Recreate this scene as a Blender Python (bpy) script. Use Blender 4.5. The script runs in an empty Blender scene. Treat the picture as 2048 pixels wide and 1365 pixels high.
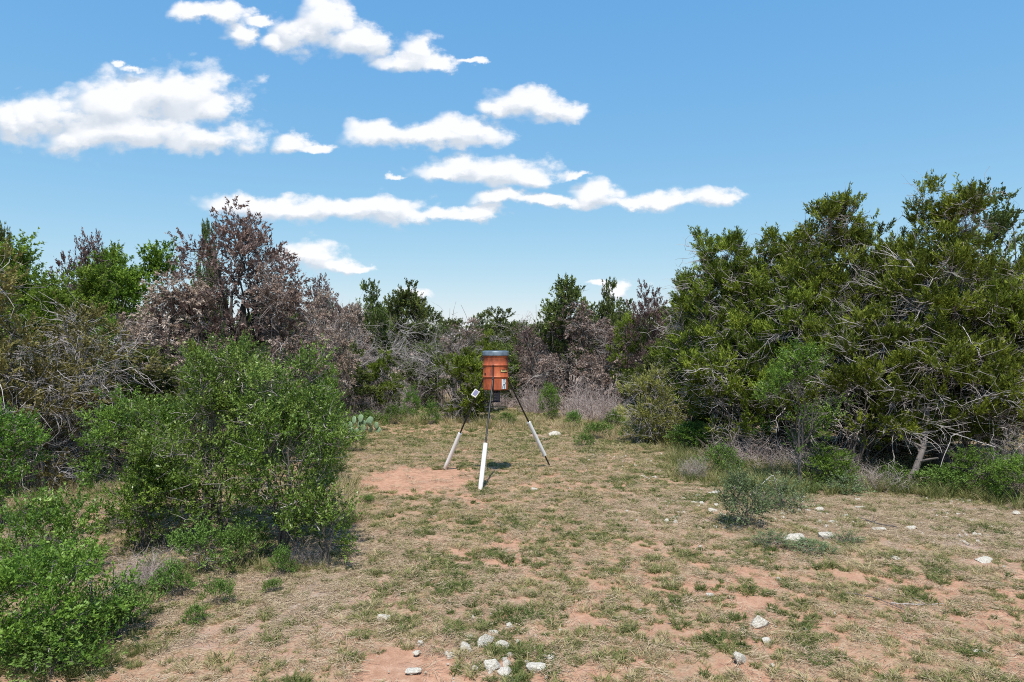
import bpy, bmesh, math, random
import numpy as np

SC = bpy.context.scene
COL = SC.collection
R = math.radians
HC = 3.0            # camera height above the clearing

# ------------------------------------------------------------------ camera, sky, sun, exposure
cd = bpy.data.cameras.new('camera')
cam = bpy.data.objects.new('camera', cd)
COL.objects.link(cam)
cam.location = (0, 0, HC)
cam.rotation_euler = (R(90.32), 0, 0)
cd.sensor_width = 36.0
cd.lens = 24.0
cd.clip_end = 5000
SC.camera = cam

SUN_EL, SUN_AZ = 66.0, 180.0      # the sun stands high behind the camera
SUN_STRENGTH, SKY_STRENGTH = 5.0, 0.13
sl = bpy.data.lights.new('sun', 'SUN')
sl.energy = SUN_STRENGTH
sl.angle = R(0.55)
sl.color = (1.0, 0.955, 0.885)
sun = bpy.data.objects.new('sun', sl)
COL.objects.link(sun)
sun.rotation_euler = (R(90 - SUN_EL), 0, R(-3))
sun.location = (0, -10, 30)

SC.view_settings.view_transform = 'Standard'
SC.view_settings.look = 'None'
SC.view_settings.exposure = 0.12
SC.cycles.filter_width = 1.05
SC.view_settings.gamma = 1.0
SC.view_settings.use_curve_mapping = False
SC.cycles.max_bounces = 5
SC.cycles.diffuse_bounces = 2
SC.cycles.glossy_bounces = 1
SC.cycles.transmission_bounces = 3
SC.cycles.transparent_max_bounces = 2
SC.cycles.use_denoising = False
SC.cycles.caustics_reflective = False
SC.cycles.caustics_refractive = False


def px2uv(px, py):
    return (px - 1024) / 1365.0, (690 - py) / 1365.0


CLOUDS = [
    (340, 190, 130, 58), (220, 212, 110, 58), (120, 228, 100, 46), (60, 232, 75, 42), (430, 215, 58, 34), (250, 262, 200, 42),
    (420, 277, 118, 30), (150, 277, 75, 27), (15, 238, 35, 36), (575, 287, 35, 20), (622, 297, 48, 10),
    (640, 45, 72, 55), (595, 62, 58, 42), (720, 78, 62, 32), (560, 82, 38, 22), (445, 28, 48, 24), (395, 28, 55, 20),
    (478, 68, 38, 22), (520, 42, 28, 10), (838, 102, 50, 28), (820, 122, 72, 20), (880, 126, 42, 14), (932, 120, 26, 6),
    (1045, 205, 68, 28), (1105, 222, 58, 26), (1000, 212, 46, 18), (770, 270, 82, 28), (860, 268, 80, 22), (930, 260, 72, 28),
    (900, 276, 100, 18), (920, 334, 60, 26), (1000, 346, 92, 32), (878, 342, 55, 20), (1062, 357, 60, 20), (1150, 349, 26, 8),
    (480, 405, 72, 20), (600, 412, 112, 24), (760, 415, 92, 27), (865, 426, 102, 16), (1000, 395, 62, 16), (1200, 384, 60, 25),
    (1100, 402, 124, 13), (1320, 397, 104, 20), (1440, 394, 45, 22), (610, 510, 60, 33), (672, 526, 60, 17), (722, 533, 34, 8),
    (945, 424, 70, 15), (1260, 399, 110, 15), (540, 408, 90, 20), (680, 415, 90, 22),
    (1240, 578, 32, 20), (1205, 560, 40, 6), (270, 140, 30, 8), (240, 130, 12, 8), (830, 592, 30, 12), (795, 355, 20, 7)]


def build_world():
    w = bpy.data.worlds.new('World')
    SC.world = w
    w.use_nodes = True
    nt = w.node_tree
    nt.nodes.clear()
    N, L = nt.nodes, nt.links
    out = N.new('ShaderNodeOutputWorld')
    bg = N.new('ShaderNodeBackground')
    bg.inputs[1].default_value = SKY_STRENGTH
    sky = N.new('ShaderNodeTexSky')
    sky.sky_type = 'NISHITA'
    sky.sun_disc = False
    sky.sun_elevation = R(SUN_EL)
    sky.sun_rotation = R(SUN_AZ)
    sky.altitude = 350
    sky.air_density = 1.0
    sky.dust_density = 0.3
    sky.ozone_density = 1.2
    # node group: cloud field over direction space
    g = bpy.data.node_groups.new('cloud_field', 'ShaderNodeTree')
    g.interface.new_socket('P', in_out='INPUT', socket_type='NodeSocketVector')
    g.interface.new_socket('F', in_out='OUTPUT', socket_type='NodeSocketFloat')
    gi, go = g.nodes.new('NodeGroupInput'), g.nodes.new('NodeGroupOutput')
    prev = None
    for (px, py, rx, ry) in CLOUDS:
        u, v = px2uv(px, py)
        a = g.nodes.new('ShaderNodeVectorMath'); a.operation = 'MULTIPLY_ADD'
        sx, sy = 1365.0 / rx, 1365.0 / ry
        a.inputs[1].default_value = (sx, sy, 0)
        a.inputs[2].default_value = (-u * sx, -v * sy, 0)
        g.links.new(gi.outputs[0], a.inputs[0])
        l = g.nodes.new('ShaderNodeVectorMath'); l.operation = 'LENGTH'
        g.links.new(a.outputs[0], l.inputs[0])
        if prev is None:
            prev = l.outputs['Value']
        else:
            m = g.nodes.new('ShaderNodeMath'); m.operation = 'SMOOTH_MIN'
            m.inputs[2].default_value = 0.25
            g.links.new(prev, m.inputs[0]); g.links.new(l.outputs['Value'], m.inputs[1])
            prev = m.outputs[0]
    g.links.new(prev, go.inputs[0])

    def math_(op, a, b=None, c=None, clamp=False):
        n = N.new('ShaderNodeMath'); n.operation = op; n.use_clamp = clamp
        for i, s in enumerate((a, b, c)):
            if s is None: continue
            if isinstance(s, (int, float)): n.inputs[i].default_value = s
            else: L.new(s, n.inputs[i])
        return n.outputs[0]

    tc = N.new('ShaderNodeTexCoord')
    sep = N.new('ShaderNodeSeparateXYZ'); L.new(tc.outputs['Generated'], sep.inputs[0])
    yy = math_('MAXIMUM', sep.outputs[1], 0.02)
    u = math_('DIVIDE', sep.outputs[0], yy)
    v = math_('DIVIDE', sep.outputs[2], yy)
    cb = N.new('ShaderNodeCombineXYZ'); L.new(u, cb.inputs[0]); L.new(v, cb.inputs[1])
    # distortion, stretched a little sideways
    mp = N.new('ShaderNodeVectorMath'); mp.operation = 'MULTIPLY'; mp.inputs[1].default_value = (1.0, 1.45, 1)
    L.new(cb.outputs[0], mp.inputs[0])
    ns = N.new('ShaderNodeTexNoise'); ns.inputs['Scale'].default_value = 13; ns.inputs['Detail'].default_value = 9
    ns.inputs['Roughness'].default_value = 0.62
    L.new(mp.outputs[0], ns.inputs['Vector'])
    dm = N.new('ShaderNodeVectorMath'); dm.operation = 'MULTIPLY_ADD'
    dm.inputs[1].default_value = (0.085, 0.05, 0); dm.inputs[2].default_value = (-0.0425, -0.025, 0)
    L.new(ns.outputs['Color'], dm.inputs[0])
    pd = N.new('ShaderNodeVectorMath'); pd.operation = 'ADD'
    L.new(cb.outputs[0], pd.inputs[0]); L.new(dm.outputs[0], pd.inputs[1])
    g1 = N.new('ShaderNodeGroup'); g1.node_tree = g; L.new(pd.outputs[0], g1.inputs[0])
    up = N.new('ShaderNodeVectorMath'); up.operation = 'ADD'; up.inputs[1].default_value = (0.004, 0.016, 0)
    L.new(pd.outputs[0], up.inputs[0])
    g2 = N.new('ShaderNodeGroup'); g2.node_tree = g; L.new(up.outputs[0], g2.inputs[0])
    ns2 = N.new('ShaderNodeTexNoise'); ns2.inputs['Scale'].default_value = 26; ns2.inputs['Detail'].default_value = 8
    ns2.inputs['Roughness'].default_value = 0.6
    L.new(mp.outputs[0], ns2.inputs['Vector'])
    vo = N.new('ShaderNodeTexVoronoi'); vo.inputs['Scale'].default_value = 20
    vo.feature = 'SMOOTH_F1'; vo.inputs['Smoothness'].default_value = .5; vo.inputs['Detail'].default_value = 2.0; vo.inputs['Roughness'].default_value = .55
    wv = N.new('ShaderNodeVectorMath'); wv.operation = 'MULTIPLY_ADD'; wv.inputs[1].default_value = (.035, .035, 0); L.new(ns.outputs['Color'], wv.inputs[0]); L.new(mp.outputs[0], wv.inputs[2])
    L.new(wv.outputs[0], vo.inputs['Vector'])
    nn = math_('ADD', math_('MULTIPLY_ADD', ns2.outputs['Fac'], 1.1, -.55), math_('MULTIPLY_ADD', vo.outputs['Distance'], 0.7, -.32))
    dens = math_('SUBTRACT', 1.50, math_('ADD', g1.outputs[0], nn))
    mr = N.new('ShaderNodeMapRange'); mr.interpolation_type = 'SMOOTHSTEP'
    mr.inputs[1].default_value = -0.12; mr.inputs[2].default_value = 0.62
    L.new(dens, mr.inputs[0])
    front = math_('GREATER_THAN', sep.outputs[1], 0.03)
    mask = math_('MULTIPLY', mr.outputs[0], front)
    # scattered clouds over the rest of the sky, same kind of cumulus
    zz = math_('MAXIMUM', sep.outputs[2], 0.04)
    u2 = math_('DIVIDE', sep.outputs[0], zz); v2 = math_('DIVIDE', sep.outputs[1], zz)
    cb2 = N.new('ShaderNodeCombineXYZ'); L.new(u2, cb2.inputs[0]); L.new(v2, cb2.inputs[1])
    ns3 = N.new('ShaderNodeTexNoise'); ns3.inputs['Scale'].default_value = 0.9; ns3.inputs['Detail'].default_value = 7
    L.new(cb2.outputs[0], ns3.inputs['Vector'])
    mr3 = N.new('ShaderNodeMapRange'); mr3.interpolation_type = 'SMOOTHSTEP'
    mr3.inputs[1].default_value = 0.60; mr3.inputs[2].default_value = 0.70
    L.new(ns3.outputs['Fac'], mr3.inputs[0])
    # only outside the part of the sky the listed clouds fill
    au = math_('ABSOLUTE', u)
    o1 = math_('GREATER_THAN', au, 1.0); o2 = math_('GREATER_THAN', v, 0.72); o3 = math_('SUBTRACT', 1.0, front)
    outm = math_('MAXIMUM', math_('MAXIMUM', o1, o2), o3)
    high = math_('GREATER_THAN', sep.outputs[2], 0.05)
    mask2 = math_('MULTIPLY', math_('MULTIPLY', mr3.outputs[0], outm), high)
    mall = math_('MAXIMUM', mask, mask2)
    # cloud shade: lit tops, soft grey undersides
    lit = math_('SUBTRACT', g2.outputs[0], g1.outputs[0])
    mr4 = N.new('ShaderNodeMapRange'); mr4.inputs[1].default_value = -0.50; mr4.inputs[2].default_value = 0.12
    L.new(math_('SUBTRACT', lit, math_('MULTIPLY', nn, 0.45)), mr4.inputs[0])
    cc = N.new('ShaderNodeMix'); cc.data_type = 'RGBA'
    k = 1.0 / SKY_STRENGTH
    cc.inputs[6].default_value = (0.62 * k, 0.68 * k, 0.76 * k, 1)
    cc.inputs[7].default_value = (0.93 * k, 0.94 * k, 0.96 * k, 1)
    L.new(mr4.outputs[0], cc.inputs[0])
    # the sky's own colour
    ss = N.new('ShaderNodeSeparateColor'); L.new(sky.outputs[0], ss.inputs[0])
    tint = N.new('ShaderNodeCombineColor')
    for i, (p_, k_) in enumerate(((.95, .914), (.55, 2.0), (.2, 4.3))):
        L.new(math_('MULTIPLY', math_('POWER', ss.outputs[i], p_), k_), tint.inputs[i])
    mx = N.new('ShaderNodeMix'); mx.data_type = 'RGBA'
    L.new(math_('MULTIPLY', mall, 0.97), mx.inputs[0]); L.new(tint.outputs[0], mx.inputs[6]); L.new(cc.outputs[2], mx.inputs[7])
    L.new(mx.outputs[2], bg.inputs[0])
    L.new(bg.outputs[0], out.inputs[0])
    w.cycles.sampling_method = 'MANUAL'
    w.cycles.sample_map_resolution = 256


build_world()

# ------------------------------------------------------------------ helpers
UP = np.array([0, 0, 1.0])


def rng_(s):
    return np.random.default_rng(s)


def norm(a):
    return a / np.maximum(np.linalg.norm(a, axis=-1, keepdims=True), 1e-9)


_PERM = rng_(77).random((256, 256))


def vnoise(x, y):
    xi = np.floor(x).astype(int); yi = np.floor(y).astype(int)
    xf = x - xi; yf = y - yi
    xf = xf * xf * (3 - 2 * xf); yf = yf * yf * (3 - 2 * yf)
    g = lambda a, b: _PERM[a & 255, b & 255]
    return (g(xi, yi) * (1 - xf) + g(xi + 1, yi) * xf) * (1 - yf) + (g(xi, yi + 1) * (1 - xf) + g(xi + 1, yi + 1) * xf) * yf


def fbm(x, y, s=1.0, o=4, off=0.0):
    x = np.asarray(x, float) * s + off + 100; y = np.asarray(y, float) * s + off * 1.7 + 100
    t = 0; a = 0.5; n = 0
    for i in range(o):
        t = t + a * vnoise(x, y); n += a
        x = x * 2.03 + 13.1; y = y * 2.03 + 7.7; a *= 0.5
    return t / n


def gh(x, y):
    """ground height"""
    return (fbm(x, y, 0.25, 3) - 0.5) * 0.10 + (fbm(x, y, 1.6, 3, 5) - 0.5) * 0.035


def W(px, py):
    """ground point seen at a picture position"""
    d = 1365.0 * HC / (py - 690.0)
    return ((px - 1024) / 1365.0 * d, d)


class Geo:
    def __init__(s):
        s.v, s.f, s.t, s.n, s.f3 = [], [], [], 0, []

    def add(s, v, f, tone):
        v = np.asarray(v, float).reshape(-1, 3); f = np.asarray(f, int).reshape(-1, 4)
        s.v.append(v); s.f.append(f + s.n); s.n += len(v)
        tone = np.broadcast_to(np.asarray(tone, float), (len(v),)) if np.ndim(tone) <= 1 else tone
        s.t.append(tone)

    def tubes(s, P, Rr, sides=4, tone=0.5):
        """P (N,S,3) polylines, Rr (N,S) radii, tone (N,) or scalar"""
        P = np.asarray(P, float); N_, S = P.shape[:2]
        if N_ == 0: return
        T = norm(np.gradient(P, axis=1))
        ref = np.where(np.abs(T[..., 2:3]) > 0.9, np.array([1.0, 0.2, 0]), np.array([0.1, 0.15, 1.0]))
        A = norm(np.cross(T, ref)); B = np.cross(T, A)
        th = np.arange(sides) / sides * 2 * np.pi
        ring = P[:, :, None] + Rr[:, :, None, None] * (np.cos(th)[:, None] * A[:, :, None] + np.sin(th)[:, None] * B[:, :, None])
        idx = np.arange(N_ * S * sides).reshape(N_, S, sides)
        nx = np.roll(idx, -1, axis=2)
        q = np.stack([idx[:, :-1], nx[:, :-1], nx[:, 1:], idx[:, 1:]], -1).reshape(-1, 4)
        tt = np.repeat(np.broadcast_to(np.asarray(tone, float), (N_,)), S * sides)
        s.add(ring.reshape(-1, 3), q, tt)

    def leaves(s, p, d, side, Ln, Wd, tone, fold=0.15, mid=0.45):
        n_ = np.cross(d, side)
        Ln = np.broadcast_to(Ln, (len(p),))[:, None]; Wd = np.broadcast_to(Wd, (len(p),))[:, None]
        m = p + d * Ln * mid + n_ * Wd * fold
        V = np.stack([p, m - side * Wd * 0.5, p + d * Ln, m + side * Wd * 0.5], 1)
        s.add(V.reshape(-1, 3), np.arange(len(p) * 4).reshape(-1, 4), np.repeat(np.broadcast_to(tone, (len(p),)), 4))

    def needles(s, p, d, side, Ln, Wd, tone):
        """three-cornered sprays, one triangle each"""
        Ln = np.broadcast_to(Ln, (len(p),))[:, None]; Wd = np.broadcast_to(Wd, (len(p),))[:, None]
        m = p + d * Ln * .3
        V = np.stack([p - side * Wd * .12, m + side * Wd * .9, p + d * Ln], 1).reshape(-1, 3)
        s.v.append(V); s.f3.append(np.arange(len(V)).reshape(-1, 3) + s.n); s.n += len(V)
        s.t.append(np.repeat(np.broadcast_to(tone, (len(p),)), 3))

    def mesh(s, name, mat, smooth=False):
        v = np.concatenate(s.v); f = np.concatenate(s.f); t = np.concatenate(s.t)
        f3 = np.concatenate(s.f3) if s.f3 else np.zeros((0, 3), int)
        m = bpy.data.meshes.new(name)
        m.vertices.add(len(v)); m.vertices.foreach_set('co', v.ravel().astype(np.float32))
        m.loops.add(f.size + f3.size); m.loops.foreach_set('vertex_index', np.concatenate([f.ravel(), f3.ravel()]).astype(np.int32))
        m.polygons.add(len(f) + len(f3))
        m.polygons.foreach_set('loop_start', np.concatenate([np.arange(len(f)) * 4, f.size + np.arange(len(f3)) * 3]).astype(np.int32))
        a = m.attributes.new('tone', 'FLOAT', 'POINT'); a.data.foreach_set('value', t.astype(np.float32))
        if smooth: m.polygons.foreach_set('use_smooth', np.ones(len(f), bool))
        m.update(calc_edges=True)
        m.materials.append(mat)
        return m


def bez(p0, p1, p2, S):
    t = np.linspace(0, 1, S)[None, :, None]
    return (1 - t) ** 2 * p0[:, None] + 2 * t * (1 - t) * p1[:, None] + t * t * p2[:, None]


def wig(P, g, amt):
    """irregular wander along each polyline"""
    n = g.normal(size=P.shape)
    n[:, 0] = 0
    n = np.cumsum(n, axis=1) / np.sqrt(P.shape[1])
    ln = np.linalg.norm(P[:, -1] - P[:, 0], axis=-1)[:, None, None]
    t = np.linspace(0, 1, P.shape[1])[None, :, None]
    return P + (n - n[:, -1:] * t) * ln * amt


# ------------------------------------------------------------------ materials
def new_mat(name):
    m = bpy.data.materials.new(name); m.use_nodes = True
    nt = m.node_tree; b = nt.nodes['Principled BSDF']
    return m, nt, b


def ramp(nt, fac, stops):
    r = nt.nodes.new('ShaderNodeValToRGB')
    while len(r.color_ramp.elements) < len(stops): r.color_ramp.elements.new(0.5)
    for e, (p, c) in zip(r.color_ramp.elements, stops):
        e.position = p; e.color = (*c, 1)
    nt.links.new(fac, r.inputs[0])
    return r.outputs[0]


def leaf_mat(name, dark, mid, light, rough=0.6, trans=0.3, spec=0.10, hue=0.02):
    m, nt, b = new_mat(name)
    N, L = nt.nodes, nt.links
    at = N.new('ShaderNodeAttribute'); at.attribute_name = 'tone'
    col = ramp(nt, at.outputs['Fac'], [(0.05, dark), (0.5, mid), (0.95, light)])
    oi = N.new('ShaderNodeObjectInfo')
    hs = N.new('ShaderNodeHueSaturation')
    m1 = N.new('ShaderNodeMapRange'); m1.inputs[3].default_value = 0.5 - hue; m1.inputs[4].default_value = 0.5 + hue
    m2 = N.new('ShaderNodeMapRange'); m2.inputs[3].default_value = 0.85; m2.inputs[4].default_value = 1.2
    L.new(oi.outputs['Random'], m1.inputs[0]); L.new(oi.outputs['Random'], m2.inputs[0])
    L.new(m1.outputs[0], hs.inputs['Hue']); L.new(m2.outputs[0], hs.inputs['Value']); L.new(col, hs.inputs['Color'])
    b.inputs['Roughness'].default_value = rough
    b.inputs['Specular IOR Level'].default_value = spec
    L.new(hs.outputs[0], b.inputs['Base Color'])
    if trans > 0:
        tr = N.new('ShaderNodeBsdfTranslucent'); L.new(hs.outputs[0], tr.inputs['Color'])
        mx = N.new('ShaderNodeMixShader'); mx.inputs[0].default_value = trans
        L.new(b.outputs[0], mx.inputs[1]); L.new(tr.outputs[0], mx.inputs[2])
        L.new(mx.outputs[0], N['Material Output'].inputs[0])
    return m


def bark_mat(name, dark, mid, light):
    m, nt, b = new_mat(name)
    N, L = nt.nodes, nt.links
    at = N.new('ShaderNodeAttribute'); at.attribute_name = 'tone'
    tc = N.new('ShaderNodeTexCoord')
    mp = N.new('ShaderNodeMapping'); mp.inputs['Scale'].default_value = (40, 40, 7); L.new(tc.outputs['Object'], mp.inputs[0])
    ns = N.new('ShaderNodeTexNoise'); ns.inputs['Scale'].default_value = 1; ns.inputs['Detail'].default_value = 5
    L.new(mp.outputs[0], ns.inputs['Vector'])
    ad = N.new('ShaderNodeMath'); ad.operation = 'MULTIPLY_ADD'; ad.inputs[1].default_value = 0.5
    sb = N.new('ShaderNodeMath'); sb.operation = 'SUBTRACT'; sb.inputs[1].default_value = 0.25
    L.new(ns.outputs['Fac'], ad.inputs[0]); L.new(at.outputs['Fac'], ad.inputs[2]); L.new(ad.outputs[0], sb.inputs[0])
    L.new(ramp(nt, sb.outputs[0], [(0.0, dark), (0.5, mid), (1.0, light)]), b.inputs['Base Color'])
    b.inputs['Roughness'].default_value = 0.9
    b.inputs['Specular IOR Level'].default_value = 0.15
    bp = N.new('ShaderNodeBump'); bp.inputs['Strength'].default_value = 0.6; bp.inputs['Distance'].default_value = 0.01
    L.new(ns.outputs['Fac'], bp.inputs['Height']); L.new(bp.outputs[0], b.inputs['Normal'])
    return m


M = {}
M['juniper'] = leaf_mat('juniper_foliage', (0.038, 0.054, 0.012), (0.135, 0.180, 0.024), (0.330, 0.395, 0.055), trans=0.25, hue=.01)
M['juniper_far'] = leaf_mat('juniper_foliage_dark', (0.045, 0.062, 0.020), (0.120, 0.155, 0.040), (0.245, 0.290, 0.080), trans=0.25, hue=.012)
M['olive'] = leaf_mat('browning_juniper_foliage', (0.075, 0.064, 0.022), (0.185, 0.165, 0.055), (0.310, 0.270, 0.100), trans=0.2, hue=.01)
M['pale_olive'] = leaf_mat('young_juniper_foliage', (0.10, 0.10, 0.03), (0.25, 0.25, 0.07), (0.42, 0.40, 0.13), trans=0.25, hue=.01)
M['brown'] = leaf_mat('dead_juniper_foliage', (0.12, 0.085, 0.062), (0.32, 0.235, 0.190), (0.53, 0.43, 0.37), trans=0.15, hue=.008)
M['purple'] = leaf_mat('dead_dark_foliage', (0.08, 0.050, 0.042), (0.20, 0.132, 0.115), (0.35, 0.26, 0.235), trans=0.15, hue=.008)
M['oak'] = leaf_mat('oak_leaves', (0.045, 0.090, 0.012), (0.145, 0.225, 0.026), (0.28, 0.38, 0.060), trans=0.35, rough=0.5, hue=.01)
M['sumac'] = leaf_mat('glossy_shrub_leaves', (0.045, 0.085, 0.014), (0.145, 0.245, 0.032), (0.36, 0.47, 0.11), trans=0.36, rough=0.38, spec=0.45, hue=.01)
M['bright'] = leaf_mat('bright_shrub_leaves', (0.045, 0.105, 0.014), (0.150, 0.265, 0.034), (0.32, 0.46, 0.08), trans=0.38, rough=0.45, spec=0.35, hue=.01)
M['greygreen'] = leaf_mat('grey_green_leaves', (0.065, 0.10, 0.045), (0.18, 0.25, 0.11), (0.38, 0.46, 0.25), trans=0.3, hue=.01)
M['herb'] = leaf_mat('weed_leaves', (0.05, 0.10, 0.02), (0.15, 0.25, 0.05), (0.29, 0.42, 0.12), trans=0.35, hue=.01)
M['bark'] = bark_mat('bark', (0.035, 0.028, 0.024), (0.20, 0.17, 0.155), (0.56, 0.51, 0.49))
M['brush'] = bark_mat('dry_twigs', (0.17, 0.125, 0.105), (0.42, 0.335, 0.305), (0.70, 0.60, 0.56))
M['straw'] = bark_mat('straw_bits', (0.16, 0.11, 0.07), (0.42, 0.31, 0.20), (0.68, 0.55, 0.39))
M['grass'] = leaf_mat('grass_blades', (0.10, 0.13, 0.04), (0.23, 0.26, 0.09), (0.46, 0.40, 0.20), trans=0.3, hue=0)


def tag(o, label=None, cat=None, group=None, kind=None):
    if label: o['label'] = label
    if cat: o['category'] = cat
    if group: o['group'] = group
    if kind: o['kind'] = kind
    return o


def link(name, mesh, parent=None):
    o = bpy.data.objects.new(name, mesh); COL.objects.link(o)
    if parent: o.parent = parent
    return o


def empty(name, loc, rz=0, sc=(1, 1, 1)):
    o = bpy.data.objects.new(name, None); COL.objects.link(o)
    o.location = loc; o.rotation_euler = (0, 0, rz); o.scale = sc
    o.empty_display_size = 0.2
    return o


# ------------------------------------------------------------------ ground
def seg_d(x, y, pts):
    d = np.full(np.shape(x), 1e9)
    for (ax, ay), (bx, by) in zip(pts[:-1], pts[1:]):
        vx, vy = bx - ax, by - ay
        t = np.clip(((x - ax) * vx + (y - ay) * vy) / (vx * vx + vy * vy), 0, 1)
        d = np.minimum(d, np.hypot(x - ax - t * vx, y - ay - t * vy))
    return d


def ell(x, y, cx, cy, rx, ry, soft=0.5):
    d = np.hypot((x - cx) / rx, (y - cy) / ry)
    return np.clip((1 + soft - d) / (2 * soft), 0, 1)


TRAIL = [W(880, 975), W(955, 1005), W(1010, 1090), W(1085, 1165), W(1165, 1235), W(1210, 1300)]
TRAIL2 = [W(905, 1105), W(1010, 1130), W(1130, 1175)]


def zones(x, y):
    """bare soil, litter, limestone crumbs (each 0..1)"""
    n1 = fbm(x, y, 0.55, 4, 3); n2 = fbm(x, y, 1.7, 4, 9); n3 = fbm(x, y, 5.0, 3, 21)
    cx, cy = W(838, 958)
    bare = ell(x, y, cx, cy, 1.15, 1.5, 0.25) * 1.15
    bare = np.maximum(bare, np.clip(1.25 - (seg_d(x, y, TRAIL) + (n3 - .5) * .25) / 0.20, 0, 1) * np.clip(n2 * 3.6 - 1.0, 0, 1) * .6)
    bare = np.maximum(bare, np.clip(1.2 - seg_d(x, y, TRAIL2) / 0.15, 0, 1) * np.clip(n2 * 3 - 0.8, 0, 1) * .7)
    bx, by = W(812, 1338)
    bare = np.maximum(bare, ell(x, y, bx, by, 0.42, 0.45, 0.3))
    # right lower field: open red soil in drifts that run down to the right
    s = fbm(x * 0.8 + y * 0.9, (y - x) * 0.35, 1.5, 4, 33)
    field = np.clip((x - 0.6) / 2.0, 0, 1) * np.clip((12.0 - y) / 2.5, 0, 1)
    bare = np.maximum(bare, field * np.clip((s * .55 + n3 * .45 - 0.49) * 8, 0, 1) * 0.6)
    bare = np.maximum(bare, np.clip((n2 * 0.5 + n3 * 0.5 - 0.57) * 7, 0, 1) * 0.7)
    lit = ell(x, y, 7.4, 12.0, 5.0, 2.6, 0.35)
    lx, ly = W(585, 1185)
    lit = np.maximum(lit, ell(x, y, lx, ly, .95, 1.3, 0.5))
    lit = np.maximum(lit, ell(x, y, -3.6, 7.3, 1.0, .7, 0.4))
    lit = np.maximum(lit, ell(x, y, 1.6, 22.5, 2.5, 2.0, 0.5) * 0.7)
    lit = np.maximum(lit, np.clip((np.abs(x + 0.5) - 5.5) / 2, 0, 1) * np.clip((y - 12) / 3, 0, 1))
    lit = np.maximum(lit, np.clip((y - 24) / 4, 0, 1))
    lit = np.maximum(lit, ell(x, y, -4.0, 9.8, 2.6, 2.0, .3))
    lit = lit * np.clip(n1 * 1.6 + n3 * 3.0 - 1.5, 0, 1) * .85
    lit = np.maximum(lit, np.clip((n1 * .5 + n3 * .5 - 0.58) * 6, 0, 1) * 0.4)
    pale = ell(x, y, 7.0, 12.6, 4.5, 2.4, 0.35) * np.clip(n3 * 4 - 1.7, 0, 1)
    pale = np.maximum(pale, ell(x, y, 3.6, 18.5, 1.6, 3.4, 0.35) * np.clip(n3 * 4 - 1.7, 0, 1))
    return bare, lit, pale


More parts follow.
